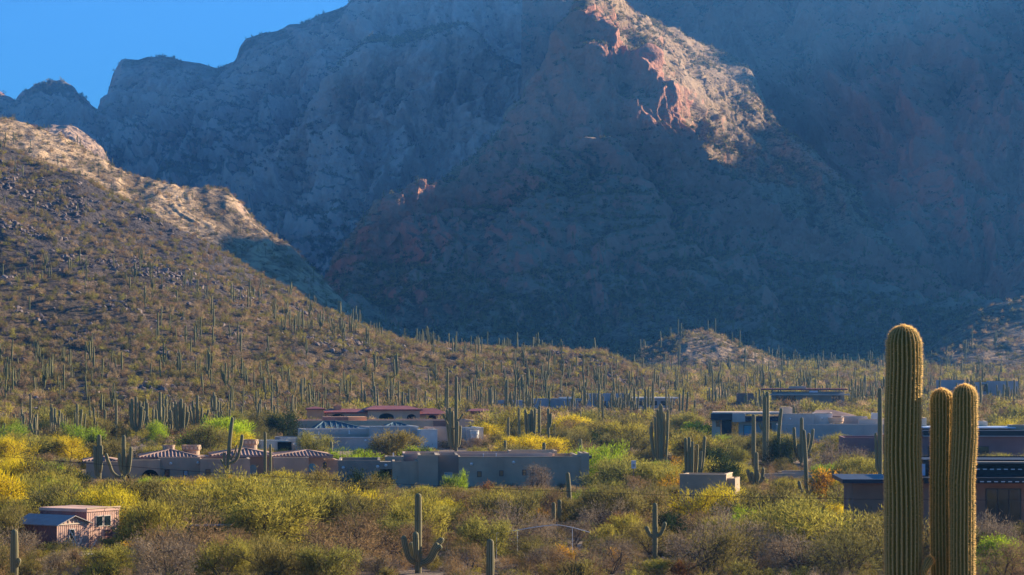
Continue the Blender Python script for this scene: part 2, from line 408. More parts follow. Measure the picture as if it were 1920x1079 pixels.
# then the higher slopes behind and to the right of it
px = np.linspace(980, 3300, 1000)
B0 = [(900, 640, 1750), (1500, 620, 1650), (1900, 640, 1450), (3400, 700, 1300)]
B1 = [(900, 420, 2200), (1150, 300, 2250), (1400, 330, 2150), (1550, 430, 1950), (1600, 470, 1850), (1700, 480, 1780), (1900, 520, 1700), (3400, 560, 1650)]
B2 = [(900, 300, 2350), (1150, 180, 2450), (1400, 230, 2350), (1560, 345, 2100), (1650, 400, 1960), (1750, 400, 1900), (1900, 430, 1900), (3400, 420, 1900)]
B3 = [(900, 250, 2400), (1150, 120, 2550), (1400, 150, 2500), (1580, 300, 2140), (1650, 322, 2000), (1750, 330, 1940), (1900, 340, 1950), (3400, 300, 1950)]
B4 = [(900, 100, 2600), (1150, 20, 2650), (1400, 40, 2650), (1640, 110, 2400), (1760, 150, 2200), (1920, 160, 2150), (3400, 0, 2200)]
B5 = [(900, -20, 2800), (1150, -25, 2800), (1400, -20, 2800), (1660, 60, 2500), (1800, 30, 2450), (1920, 15, 2450), (3400, -300, 2500)]
B6 = [(900, -90, 3000), (1150, -100, 3000), (1400, -105, 3000), (1920, -200, 3000), (2500, -300, 3000), (2850, -270, 3000), (3400, -400, 3000)]
B7 = [(p, y + 200, d + 600) for p, y, d in B6]
loft('mountain', px, [B0, B1, B2, B3, B4, B5, B6, B7], [50, 60, 50, 90, 50, 40, 8], M_MTN, disp_mtn(28, 58, 36, 0.8), rocky=[0, 0.1, 0.45, 1.0, 0.15, 0.35, 0.2, 0], smt=4)
# small knolls at its foot
px = np.linspace(1150, 1520, 160)
loft('knoll', px, [[(1100, 708, 930), (1500, 708, 930)], [(1100, 688, 980), (1190, 680, 980), (1240, 664, 985), (1290, 648, 985), (1350, 645, 985), (1410, 664, 980), (1500, 690, 980)],
     [(1100, 690, 1030), (1175, 678, 1030), (1235, 642, 1030), (1270, 628, 1030), (1300, 620, 1030), (1340, 622, 1030), (1380, 644, 1030), (1440, 672, 1030), (1520, 700, 1030)], [(1100, 700, 1120), (1500, 700, 1120)]],
     [40, 40, 14], M_MTN, disp_mtn(2, 3.5, 3, 0.3), rocky=[0, 0.2, 0.1, 0], smt=3)
px = np.linspace(1680, 2500, 260)
loft('knoll', px, [[(1650, 708, 910), (2500, 708, 910)], [(1650, 690, 980), (1750, 672, 980), (1850, 640, 990), (1920, 630, 1000), (2500, 620, 1000)],
     [(1650, 695, 1060), (1720, 672, 1060), (1780, 620, 1060), (1820, 590, 1060), (1860, 572, 1060), (1920, 558, 1060), (2000, 540, 1060), (2500, 520, 1060)], [(1650, 700, 1300), (2500, 700, 1300)]],
     [50, 60, 14], M_MTN, disp_mtn(3, 5, 4, 0.4), rocky=[0, 0.15, 0.1, 0], smt=3)

# unseen ridge added up-sun to carry on the range, crest shaped for its shade: (position across the sunlight, height of the shade it throws at 'a')
def shade_ridge():
    h = np.array([math.sin(az), math.cos(az)]); p = np.array([math.cos(az), -math.sin(az)])
    T = math.tan(el)
    # across-sun position, along-sun position of the crest, level of the shade plane where along-sun = 0
    K = np.array([(-200, 1750, -330), (-500, 1800, -270), (-640, 1850, -245), (-690, 1900, -232), (-748, 1900, -228), (-800, 1950, -199), (-868, 2000, -205), (-884, 2020, -118), (-1000, 2080, -112),
                  (-1042, 2100, -110), (-1056, 2120, -136), (-1100, 2150, -150), (-1298, 2400, -152), (-1316, 2400, -212), (-1440, 2420, -213), (-1490, 2450, -226), (-1740, 2650, -244), (-1780, 2700, -120), (-2000, 2900, -108),
                  (-2400, 3300, -135), (-2800, 3700, -130), (-3300, 4200, -62), (-3740, 4600, -66), (-3780, 4700, -175), (-4300, 5000, -150)])
    s = np.linspace(-4300, -200, 1100)
    A = np.interp(-s, -K[:, 0], K[:, 1]); lv = np.interp(-s, -K[:, 0], K[:, 2]) + A * T
    lv = lv + 6 * fbm(s / 90, Z0(s), Z0(s), 4)
    rows = []
    for f, da in ((0.0, -900), (0.35, -500), (0.75, -170), (1.0, 0), (0.8, 200), (0.0, 1100)):
        a = A + da
        x = a * h[0] + s * p[0]; y = a * h[1] + s * p[1]
        rows.append(np.stack([x, y, lv * f - 20 * (f == 0)], -1))
    P = np.array(rows)
    seg = []
    for k in range(len(P) - 1):
        for q in range(8): seg.append(P[k] * (1 - q / 8) + P[k + 1] * q / 8)
    seg.append(P[-1]); P = np.array(seg)
    keep = (np.arange(len(P)) % 1000 != 24)[:, None]
    P[..., 2] += 14 * (fbm(P[..., 0] / 120, P[..., 1] / 120, P[..., 2] / 200, 3) - 1) * keep
    ny, nx = P.shape[:2]
    idx = np.arange(ny * nx).reshape(ny, nx)
    Fq = np.stack([idx[:-1, :-1], idx[1:, :-1], idx[1:, 1:], idx[:-1, 1:]], -1).reshape(-1, 4)
    me = mesh_np('mountain', P.reshape(-1, 3), Fq, mats=[M_MTN], smooth=True)
    attr(me, 'rocky', np.zeros(ny * nx))
    tag(link('mountain', me), kind='structure')  # added out of view; its crest height sets where the shade falls
shade_ridge()

# the air
def haze():
    t = NT('haze_air')
    v = t.n('VolumePrincipled')
    v.inputs['Color'].default_value = (0.10, 0.38, 1.0, 1)
    v.inputs['Density'].default_value = 0.82e-4
    v.inputs['Anisotropy'].default_value = 0.45
    t.t.links.new(v.outputs[0], t.out.inputs['Volume'])
    X0, X1, Y0, Y1, Zb, Zt = -3500, 6200, -400, 6200, -60, 1500
    V = [(x, y, z) for z in (Zb, Zt) for y in (Y0, Y1) for x in (X0, X1)]
    Fq = [(0, 2, 3, 1), (4, 5, 7, 6), (0, 1, 5, 4), (2, 6, 7, 3), (0, 4, 6, 2), (1, 3, 7, 5)]
    tag(link('haze', mesh_np('haze', V, Fq, mats=[t.m])), kind='stuff')
haze()
# ------------------------------------------------------------------ plant materials
def mat_leaf(name, base, var, trans=0.42, spread=0.5):
    """thin leaves or twigs: lit from both sides, each plant and each spray a little different"""
    t = NT(name)
    oi = t.n('ObjectInfo')
    at_ = t.n('Attribute', attribute_name='tone')
    c = t.mix(oi.outputs['Random'], base, var)
    k = t.math('ADD', t.math('MULTIPLY', at_.outputs['Fac'], spread * 2), 1.0 - spread)
    hsv = t.n('HueSaturation'); t.put(hsv.inputs['Value'], k); t.put(hsv.inputs['Color'], c)
    d = t.n('BsdfDiffuse'); t.put(d.inputs['Color'], hsv.outputs[0])
    tr = t.n('BsdfTranslucent'); t.put(tr.inputs['Color'], hsv.outputs[0])
    mx = t.n('MixShader'); mx.inputs[0].default_value = trans
    t.t.links.new(d.outputs[0], mx.inputs[1]); t.t.links.new(tr.outputs[0], mx.inputs[2])
    t.t.links.new(mx.outputs[0], t.out.inputs[0])
    return t.m
LEAF = {
    'yellowgreen': mat_leaf('foliage_yellow_green', (0.39, 0.325, 0.05), (0.25, 0.235, 0.055)),
    'olive': mat_leaf('foliage_olive', (0.24, 0.19, 0.05), (0.155, 0.14, 0.045)),
    'bright': mat_leaf('foliage_bright_green', (0.36, 0.46, 0.02), (0.24, 0.33, 0.03)),
    'gold': mat_leaf('foliage_golden', (0.68, 0.40, 0.02), (0.52, 0.27, 0.02)),
    'yellow': mat_leaf('foliage_yellow', (0.66, 0.50, 0.02), (0.48, 0.40, 0.03)),
    'brown': mat_leaf('twigs_brown', (0.38, 0.25, 0.11), (0.24, 0.155, 0.08), 0.25),
    'grey': mat_leaf('twigs_grey', (0.37, 0.28, 0.17), (0.25, 0.19, 0.13), 0.2),
    'dark': mat_leaf('foliage_dark', (0.045, 0.065, 0.02), (0.03, 0.05, 0.02), 0.3),
    'rust': mat_leaf('foliage_rust', (0.26, 0.13, 0.04), (0.20, 0.09, 0.03), 0.3),
    'tan': mat_leaf('dry_grass', (0.50, 0.36, 0.18), (0.36, 0.25, 0.13), 0.4),
}
def mat_bark():
    t = NT('bark'); n = t.noise(6, 4)
    return t.pbr(t.ramp(n, [(0.3, (0.05, 0.035, 0.025)), (0.7, (0.13, 0.10, 0.07))]), 0.9)
M_BARK = mat_bark()
def mat_saguaro(name, hero=False):
    t = NT(name)
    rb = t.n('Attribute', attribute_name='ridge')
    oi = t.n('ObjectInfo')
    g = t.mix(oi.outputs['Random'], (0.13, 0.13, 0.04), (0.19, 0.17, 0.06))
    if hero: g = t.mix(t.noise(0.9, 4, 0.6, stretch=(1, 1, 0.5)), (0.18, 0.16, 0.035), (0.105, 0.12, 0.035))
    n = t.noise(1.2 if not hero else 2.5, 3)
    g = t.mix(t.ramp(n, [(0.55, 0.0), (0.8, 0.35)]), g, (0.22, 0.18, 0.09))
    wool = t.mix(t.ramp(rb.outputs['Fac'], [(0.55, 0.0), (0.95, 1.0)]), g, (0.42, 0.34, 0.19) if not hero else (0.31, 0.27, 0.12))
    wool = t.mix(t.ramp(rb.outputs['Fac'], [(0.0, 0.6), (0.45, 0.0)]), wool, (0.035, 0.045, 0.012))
    return t.pbr(wool, 0.75, None, 0.2)
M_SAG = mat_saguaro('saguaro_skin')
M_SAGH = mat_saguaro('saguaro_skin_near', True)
M_SPINE = mat_leaf('cactus_spines', (0.88, 0.58, 0.22), (0.88, 0.58, 0.22), 0.70, 0.15)

# ------------------------------------------------------------------ saguaros
def column(path, rad, ribs=12, per=4, depth=0.16, step=0.5, tip=5):
    """ribbed cactus column along a path with a rounded tip"""
    path = np.array(path, float); rad = np.array(rad, float)
    seg = np.linalg.norm(np.diff(path, axis=0), axis=1); L = np.concatenate([[0], np.cumsum(seg)])
    n = max(3, int(L[-1] / step) + 1)
    r_end = rad[-1]
    ts = np.linspace(0, L[-1] - r_end, n)
    ts = np.concatenate([ts, L[-1] - r_end + r_end * np.sin(np.linspace(0, np.pi / 2, tip + 1)[1:])])
    C = np.stack([np.interp(ts, L, path[:, i]) for i in range(3)], -1)
    C = smooth1(C, 1, 0) if n > 4 else C
    C[0] = path[0]
    R = np.interp(ts, L, rad)
    k = np.arange(len(ts)) - (n - 1)
    R = np.where(k > 0, r_end * np.cos(np.clip(k, 0, tip) / tip * np.pi / 2 * 0.985), R)
    T = np.gradient(C, axis=0); T /= np.linalg.norm(T, axis=1, keepdims=True) + 1e-9
    ref = np.array([0.0, 1.0, 0.0])
    A = np.cross(ref[None], T); A /= np.linalg.norm(A, axis=1, keepdims=True) + 1e-9
    B = np.cross(T, A)
    m = ribs * per
    th = np.arange(m) / m * 2 * np.pi
    ridge = 0.5 + 0.5 * np.cos(th * ribs)
    ridge = ridge ** 0.8 if per > 1 else np.full(m, 0.5)
    rr = R[:, None] * (1 - depth * (1 - ridge)[None])
    V = C[:, None] + rr[..., None] * (np.cos(th)[None, :, None] * A[:, None] + np.sin(th)[None, :, None] * B[:, None])
    ny = len(ts); idx = np.arange(ny * m).reshape(ny, m)
    nxt = np.roll(idx, -1, axis=1)
    Fq = np.stack([idx[:-1], nxt[:-1], nxt[1:], idx[1:]], -1).reshape(-1, 4)
    return V.reshape(-1, 3), Fq, np.tile(ridge, ny)

def arm_path(r0, azm, z0, reach, ztop, drop=0.25):
    """leaves the trunk at height z0, bends up at 'reach' and ends at ztop"""
    c, s = math.cos(azm), math.sin(azm)
    pts = [(0, 0, z0), (r0 * 0.6 * c, r0 * 0.6 * s, z0 - 0.02)]
    e = reach * 0.78
    for f in (0.45, 0.75, 0.93, 1.0):
        a = math.asin(min(1, f))
        pts.append((e * f * c, e * f * s, z0 + (1 - math.cos(a)) * e * 0.9))
    zt = max(ztop, pts[-1][2] + 0.3); zm = (pts[-1][2] + zt) / 2
    pts.append((reach * 0.96 * c, reach * 0.96 * s, zm))
    pts.append((reach * 1.04 * c, reach * 1.04 * s, zt))
    return pts

def sag_meshes(h, r, arms, per=4, ribs=12, step=0.5, lean=0.0, seed=0):
    """list of (part name, V, F, ridge); arms = (azimuth, z0, reach, ztop, radius)"""
    rs = random.Random(seed)
    ph = rs.uniform(0, 6)
    path = [(lean * (z / h) ** 2 * math.cos(ph), lean * (z / h) ** 2 * math.sin(ph), z) for z in np.linspace(-0.5, h, 7)]
    rad = [r * q for q in (0.82, 0.9, 0.98, 1.0, 0.98, 0.92, 0.86)]
    out = [('trunk', *column(path, rad, ribs, per, 0.16, step))]
    for (azm, z0, reach, zt, ra) in arms:
        p = arm_path(r, azm, z0, reach, zt)
        k = len(p)
        rr = [ra * 0.72] * 2 + [ra * 0.85] * (k - 4) + [ra, ra * 0.9]
        out.append(('arm', *column(p, rr, max(8, ribs - 3), per, 0.16, min(step, 0.3))))
    return out
def join(parts):
    V = []; F = []; R = []; n = 0
    for _, v, f, r in parts:
        V.append(v); F.append(f + n); R.append(r); n += len(v)
    return np.concatenate(V), np.concatenate(F), np.concatenate(R)
def sag_mesh(name, parts):
    V, F, R = join(parts)
    me = mesh_np(name, V, F, mats=[M_SAG], smooth=True)
    attr(me, 'ridge', R)
    return me

def proto_arms(kind, h, r, rs):
    arms = []
    if kind == 'spear': return arms
    n = {'one': 1, 'two': 2, 'few': 4, 'many': 7}[kind]
    a0 = rs.uniform(0, 6.28)
    for k in range(n):
        z0 = h * rs.uniform(0.22, 0.5); reach = rs.uniform(0.45, 0.9)
        arms.append((a0 + k * 6.28 / n + rs.uniform(-.4, .4), z0, reach, z0 + (h - z0) * rs.uniform(0.3, 0.9), r * rs.uniform(0.62, 0.8)))
    return arms
SAG_PROTO = {}
def sag_protos(lod):
    rs = random.Random(5); out = []
    for k, kind in enumerate(['spear', 'spear', 'spear', 'one', 'two', 'few', 'many', 'two', 'spear', 'few']):
        h = [6.5, 4.5, 8.0, 6.5, 7.0, 7.2, 7.5, 6.0, 3.0, 6.2][k]
        r = 0.22 if h > 4 else 0.2
        kw = dict(per=4, ribs=12, step=0.5) if lod == 0 else dict(per=1, ribs=7, step=1.6)
        parts = sag_meshes(h, r, proto_arms(kind, h, r, rs), lean=rs.uniform(0, 0.25), seed=k, **kw)
        out.append((sag_mesh('saguaro_%s' % kind, parts), h, kind))
    return out
SAG_A = sag_protos(0)
SAG_B = sag_protos(1)

def saguaro_thing(px, ytop, d, label, arms=(), group=None, dia=0.42, ribs=13, lean=0.0, extra=()):
    """a hand-placed saguaro: arms = (px, ytop) or (px, ytop, join fraction, depth offset)"""
    x, y, z = at(px, d)
    dia = dia * 1.3
    h = wz(ytop, d) - z
    o = empty('saguaro', (x, y, z))
    tag(o, label, 'saguaro', group)
    al = []
    for a in arms:
        dx = wx(a[0], d) - x; dy = a[3] if len(a) > 3 else 0.15
        azm = math.atan2(dy, dx); reach = math.hypot(dx, dy)
        ft = a[2] if len(a) > 2 else 0.3
        zt = wz(a[1], d) - z
        al.append((azm, max(0.3, h * ft if ft <= 1 else ft), reach / 1.04, zt, dia / 2 * (a[4] if len(a) > 4 else 0.84)))
    for nm, V, F, R in sag_meshes(h, dia / 2, al, 4, ribs, 0.4, lean, int(px)):
        me = mesh_np(nm, V, F, mats=[M_SAG], smooth=True); attr(me, 'ridge', R)
        link(nm, me, o)
    return o

# ------------------------------------------------------------------ woody plants
def slivers(C, D, L, W, rs, tone, jit=0.35):
    """thin two-triangle-free blades: one triangle each, base at C, along D"""
    n = len(C)
    D = D + rs.normal(0, jit, D.shape); D /= np.linalg.norm(D, axis=1, keepdims=True) + 1e-9
    S = np.cross(D, rs.normal(0, 1, D.shape)); S /= np.linalg.norm(S, axis=1, keepdims=True) + 1e-9
    L = L * rs.uniform(0.6, 1.3, n); W = W * rs.uniform(0.7, 1.3, n)
    a = C - S * (W / 2)[:, None]; b = C + S * (W / 2)[:, None]; c = C + D * L[:, None]
    V = np.stack([a, b, c], 1).reshape(-1, 3)
    return V, np.arange(n * 3).reshape(n, 3), np.repeat(tone, 3)

def limb_tubes(segs, sides=4):
    V = []; F = []; n = 0
    for (p, q, r0, r1) in segs:
        p = np.array(p); q = np.array(q); t = q - p; t = t / (np.linalg.norm(t) + 1e-9)
        a = np.cross(t, [0.3, 0.9, 0.2]); a /= np.linalg.norm(a) + 1e-9; b = np.cross(t, a)
        th = np.arange(sides) / sides * 2 * np.pi
        ring = np.cos(th)[:, None] * a + np.sin(th)[:, None] * b
        V.append(p + ring * r0); V.append(q + ring * r1)
        for k in range(sides):
            k2 = (k + 1) % sides
            F.append((n + k, n + k2, n + sides + k2, n + sides + k))
        n += 2 * sides
    return np.concatenate(V), np.array(F)

def grow(rs, base, dirn, length, r, depth, spread, up, out, tips, wiggle=0.35):
    p = np.array(base, float); d = np.array(dirn, float)
    n = 3
    for k in range(n):
        d = d + rs.normal(0, wiggle * 0.5, 3) + np.array([0, 0, up]); d /= np.linalg.norm(d)
        q = p + d * length / n
        r2 = r * (1 - 0.28 * (k + 1) / n)
        out.append((p, q, r * (1 - 0.28 * k / n), r2))
        if depth <= 1: tips.append((q, d))
        p = q
    if depth > 0:
        m = rs.integers(2, 4)
        for k in range(m):
            nd = d + rs.normal(0, spread, 3); nd /= np.linalg.norm(nd)
            grow(rs, p, nd, length * rs.uniform(0.6, 0.85), r * 0.6, depth - 1, spread, up, out, tips, wiggle)

def woody(seed, W, H, n_leaf, leaf_len, leaf_w, limbs=6, depth=2, spread=0.55, up=0.08, droop=0.0, jit=0.5, clump=0.32, lod=0, skirt=0.3):
    """crown and stem arrays of a multi-stemmed desert tree or bush"""
    rs = np.random.default_rng(seed)
    segs = []; tips = []
    for k in range(limbs):
        a = k / limbs * 2 * np.pi + rs.uniform(-0.4, 0.4)
        tilt = rs.uniform(0.25, 1.05)
        d = np.array([math.cos(a) * math.sin(tilt), math.sin(a) * math.sin(tilt), math.cos(tilt)])
        grow(rs, (0, 0, -0.15), d, H * 0.42, 0.05 * H / 3 + 0.02, depth, spread, up, segs, tips)
    T = np.array([t[0] for t in tips]); D = np.array([t[1] for t in tips])
    # fit to size
    sx = W / 2 / (np.percentile(np.abs(T[:, :2]), 96) + 1e-6); sz = H * 0.93 / (np.percentile(T[:, 2], 98) + 1e-6)
    S = np.array([sx, sx, sz]); T = T * S
    T[:, 2] = np.maximum(T[:, 2], H * 0.1)
    segs = [(p * S, q * S, a, b) for p, q, a, b in segs]
    # sprays round the tips, in clumps of unequal weight
    wgt = rs.gamma(1.2, 1.0, len(T)); wgt /= wgt.sum()
    pick = rs.choice(len(T), n_leaf, p=wgt)
    off = rs.normal(0, 1, (n_leaf, 3)) * np.array([W * 0.075, W * 0.075, H * 0.085]) * (clump / 0.32)
    C = T[pick] + off
    if skirt > 0:      # low growth that hides the stem foot
        m = rs.random(n_leaf) < skirt
        C[m, 2] = C[m, 2] * rs.uniform(0.15, 0.8, m.sum())
        C[m, :2] *= 1.0
    C[:, 2] = np.abs(C[:, 2]) + 0.03
    Dn = D[pick] * 0.6 + off / (np.linalg.norm(off, axis=1, keepdims=True) + 1e-6) * 0.5 + np.array([0, 0, 0.45 - droop])
    tone = np.clip(0.5 + 0.25 * rs.normal(0, 1, len(T))[pick] + 0.12 * rs.normal(0, 1, n_leaf), 0, 1)
    V, F, tn = slivers(C, Dn, leaf_len, leaf_w, rs, tone, jit)
    sv, sf = limb_tubes(segs, 4 if lod == 0 else 3)
    return (V, F, tn), (sv, sf)

def leaf_mesh(name, cr, key):
    me = mesh_np(name, cr[0], None, cr[1], mats=[LEAF[key]])
    attr(me, 'tone', cr[2])
    return me

# near trees and bushes: crown + trunk as parts, meshes shared by the copies
SPEC = {   # kind: (W, H, leaves, leaf length, leaf width, keywords, variants, keys)
    'palo_verde_tree': (5.4, 3.9, 7500, 0.32, 0.060, dict(limbs=7, depth=2, spread=0.5, up=0.06, clump=0.27), 5, ['yellowgreen', 'olive', 'bright', 'yellow']),
    'mesquite_tree': (5.0, 3.4, 4600, 0.34, 0.036, dict(limbs=6, depth=3, spread=0.6, up=0.0, jit=0.7), 4, ['brown', 'grey', 'olive']),
    'desert_bush': (2.4, 1.7, 2600, 0.26, 0.042, dict(limbs=9, depth=1, spread=0.4, up=0.05, skirt=0.4), 4, ['olive', 'brown', 'gold', 'yellowgreen', 'rust', 'bright']),
    'evergreen_tree': (3.6, 3.4, 6500, 0.24, 0.07, dict(limbs=7, depth=2, spread=0.45, up=0.08, skirt=0.45), 2, ['dark', 'bright']),
}
PROTO = {}
for kind, (W, H, nl, ll, lw, kw, nv, keys) in SPEC.items():
    for v in range(nv):
        cr, st = woody(hash(kind) % 1 + 100 * list(SPEC).index(kind) + v, W, H, nl, ll, lw, **kw)
        base = leaf_mesh('crown', cr, keys[0])
        stm = mesh_np('trunk', st[0], st[1], mats=[M_BARK])
        for key in keys:
            if key == keys[0]: me = base
            else:
                me = base.copy(); me.materials.clear(); me.materials.append(LEAF[key])
            PROTO[(kind, v, key)] = (me, stm)

PLANTS = []     # everything placed one by one, for spacing and for the labels
def plant(kind, key, px, d, w=None, h=None, label=None, group=None, v=None, rs=RNG, cat=None, xy=None):
    W, H = SPEC[kind][0], SPEC[kind][1]
    x, y = (wx(px, d), d) if xy is None else xy
    z = gz(x, y)
    v = int(rs.integers(0, SPEC[kind][6])) if v is None else v
    sw = (w or W) / W; sh = (h or H) / H
    o = empty(kind, (x, y, z), float(rs.uniform(0, 6.28)))
    o.scale = (sw, sw, sh)
    me, stm = PROTO[(kind, v, key)]
    link('crown', me, o); link('trunk', stm, o)
    tag(o, label, cat or {'palo_verde_tree': 'tree', 'mesquite_tree': 'tree', 'desert_bush': 'bush', 'evergreen_tree': 'tree'}[kind], group)
    PLANTS.append(dict(o=o, kind=kind, key=key, x=x, y=y, w=sw * W, h=sh * H, z=z, label=label))
    return o

# ------------------------------------------------------------------ scattered growth (instanced on points)
def scatter(name, pts, scl, rot, pick, protos, label=None, parent=None):
    me = bpy.data.meshes.new(name)
    pts = np.asarray(pts, np.float32)
    me.vertices.add(len(pts)); me.vertices.foreach_set('co', pts.ravel())
    attr(me, 'scl', scl, typ='FLOAT_VECTOR'); attr(me, 'rotv', rot, typ='FLOAT_VECTOR'); attr(me, 'pick', pick, typ='INT')
    o = link(name, me, parent)
    tag(o, kind='stuff')
    if label: o['label'] = label
    c = bpy.data.collections.new(name + '_kinds')
    for k, p in enumerate(protos):
        q = bpy.data.objects.new('%s_%02d' % (name, k), p)
        c.objects.link(q)
    g = bpy.data.node_groups.new(name, 'GeometryNodeTree')
    g.interface.new_socket('Geometry', in_out='INPUT', socket_type='NodeSocketGeometry')
    g.interface.new_socket('Geometry', in_out='OUTPUT', socket_type='NodeSocketGeometry')
    N = g.nodes; Lk = g.links
    gi = N.new('NodeGroupInput'); go = N.new('NodeGroupOutput')
    ci = N.new('GeometryNodeCollectionInfo'); ci.inputs[0].default_value = c
    ci.inputs['Separate Children'].default_value = True; ci.inputs['Reset Children'].default_value = True
    iop = N.new('GeometryNodeInstanceOnPoints'); iop.inputs['Pick Instance'].default_value = True
    def na(nm, typ):
        nd = N.new('GeometryNodeInputNamedAttribute'); nd.data_type = typ; nd.inputs[0].default_value = nm
        return nd.outputs[0]
    Lk.new(gi.outputs[0], iop.inputs['Points']); Lk.new(ci.outputs[0], iop.inputs['Instance'])
    Lk.new(na('pick', 'INT'), iop.inputs['Instance Index'])
    e2r = N.new('FunctionNodeEulerToRotation'); Lk.new(na('rotv', 'FLOAT_VECTOR'), e2r.inputs[0])
    Lk.new(e2r.outputs[0], iop.inputs['Rotation'])
    Lk.new(na('scl', 'FLOAT_VECTOR'), iop.inputs['Scale'])
    Lk.new(iop.outputs[0], go.inputs[0])
    m = o.modifiers.new('scatter', 'NODES'); m.node_group = g
    return o

def surf_pts(P, n, rs, weight=None, inview=True, margin=120):
    """random points on a lofted surface, evenly by its area, kept to what the frame can see"""
    a = P[:-1, :-1]; b = P[:-1, 1:]; c = P[1:, :-1]; d = P[1:, 1:]
    nrm = np.cross(b - a, c - a); area = np.linalg.norm(nrm, axis=2)
    up = np.abs(nrm[..., 2]) / (area + 1e-9)
    w = area.copy()
    cen = (a + d) / 2
    pxx = cen[..., 0] / cen[..., 1] * FPX + 960; pyy = HZ - cen[..., 2] / cen[..., 1] * FPX
    if inview: w = w * ((pxx > -margin) & (pxx < 1920 + margin) & (pyy > -margin) & (pyy < 1079 + margin))
    if weight is not None: w = w * weight(cen, up, pxx, pyy)
    f = w.ravel() / w.sum()
    k = rs.choice(len(f), n, p=f)
    u = rs.random((n, 1)); v = rs.random((n, 1))
    A, B, Cc, Dd = (q.reshape(-1, 3)[k] for q in (a, b, c, d))
    return A * (1-u) * (1-v) + B * u * (1-v) + Cc * (1-u) * v + Dd * u * v
def rv(n, rs, s0, s1, flat=(0.7, 1.1), tilt=0.0):
    s = rs.uniform(s0, s1, n) ; z = s * rs.uniform(*flat, n)
    return np.stack([s, s, z], -1), np.stack([rs.normal(0, tilt, n), rs.normal(0, tilt, n), rs.uniform(0, 6.28, n)], -1)

def bush_protos(n, size_leaves, keys, ll, lw, seed):
    out = []
    for k in range(n):
        cr, st = woody(seed + k, 2.0, 1.5, size_leaves, ll, lw, limbs=6, depth=1, spread=0.45, up=0.03, jit=0.6, skirt=0.4)
        out.append(leaf_mesh('bush', cr, keys[k % len(keys)]))
    return out
def rock_proto(seed, mat):
    rs = np.random.default_rng(seed)
    V = []; 
    for k in range(14):
        v = rs.normal(0, 1, 3); v /= np.linalg.norm(v); V.append(v * rs.uniform(0.75, 1.1) * np.array([1, 0.8, 0.6]))
    import bmesh
    bm = bmesh.new()
    for v in V: bm.verts.new(v)
    bmesh.ops.convex_hull(bm, input=bm.verts)
    me = bpy.data.meshes.new('rock'); bm.to_mesh(me); bm.free(); me.materials.append(mat)
    return me
def mat_rock():
    t = NT('rock_face'); oi = t.n('ObjectInfo')
    c = t.ramp(oi.outputs['Random'], [(0.0, (0.10, 0.08, 0.075)), (0.5, (0.24, 0.18, 0.15)), (1.0, (0.42, 0.32, 0.27))])
    return t.pbr(t.mix(t.noise(2.0, 3), c, (0.14, 0.10, 0.09)), 0.9)
M_ROCK = mat_rock()
ROCKS = [rock_proto(k, M_ROCK) for k in range(4)]
# ------------------------------------------------------------------ growth on hill, ridge, mountains
rs = np.random.default_rng(21)
HP = SURF['hill'][0][0]
def plain_pts(n, y0, y1, power=1.0, rs=rs, margin=0.035):
    """points on the plain, spread evenly over the area between two distances"""
    y = np.sqrt(rs.uniform(y0**2, y1**2, n)); x = (rs.uniform(-1, 1, n)) * (0.2118 + margin) * y
    # drop what lies under the hill
    return np.stack([x, y, ground(x, y)], -1)
def hill_z(x, y):
    P = HP; u = x / y
    U = P[0, :, 0] / P[0, :, 1]
    j = np.clip(np.searchsorted(U, u), 0, P.shape[1] - 1)
    out = np.full(len(x), -99.0)
    for i in range(len(x)):
        c = P[:, j[i]]
        out[i] = np.interp(y[i], c[:250, 1], c[:250, 2], left=-99, right=-99)
    return out
# hillside bushes
hill_b = bush_protos(8, 420, ['olive', 'brown', 'yellowgreen', 'grey', 'olive', 'brown', 'tan', 'olive'], 0.34, 0.075, 300)
n = 15000
wt = lambda c, up, px, py: (0.35 + np.clip(fbm(c[..., 0] / 30, c[..., 1] / 30, Z0(c[..., 0]), 3) + 0.5, 0, 1)) * (1 + np.clip((py - 480) / 150, 0, 2)) * (c[..., 1] < 900)
p = surf_pts(HP, n, rs, wt); s, r = rv(n, rs, 0.45, 1.25, (0.6, 1.1), 0.1)
pk = rs.integers(0, 8, n)
scatter('hillside_scrub', p, s, r, pk, hill_b, 'olive and grey-brown scrub covering the left hill')
# rocks on the hill
n = 8200
wt = lambda c, up, px, py: np.clip(fbm(c[..., 0] / 22 + 5, c[..., 1] / 22, Z0(c[..., 0]), 3) * 3 - 0.35, 0.03, 1) * (c[..., 1] < 900)
p = surf_pts(HP, n, rs, wt); s, r = rv(n, rs, 0.35, 1.5, (0.6, 1.1), 0.5)
scatter('hillside_rocks', p, s, r, rs.integers(0, 4, n), ROCKS, 'broken rock lying on the left hill')
# saguaros on the hill: far ones as a mass
SAG_BM = [m for m, _, _ in SAG_B]
def sag_scatter(name, pts, rs, label, s0=0.5, s1=0.95, wide=1.25):
    n = len(pts); sc = s0 + (s1 - s0) * rs.beta(1.6, 1.8, n)
    pk = rs.choice([0, 0, 1, 2, 8, 3, 4, 5, 6, 7, 1, 9], n)
    scatter(name, pts, np.stack([sc * wide, sc * wide, sc], -1), np.stack([rs.normal(0, 0.02, n), rs.normal(0, 0.02, n), rs.uniform(0, 6.28, n)], -1), pk, SAG_BM, label)
wt = lambda c, up, px, py: (0.06 + np.clip(2.2 * fbm(c[..., 0] / 28, c[..., 1] / 28, Z0(c[..., 0]), 2) + 0.3, 0, 1)) * (0.5 + np.clip((py - 430) / 150, 0, 1.6)) * (c[..., 1] < 880)
sag_scatter('hillside_saguaros', surf_pts(HP, 600, rs, wt), rs, 'thin saguaros standing all over the left hill')

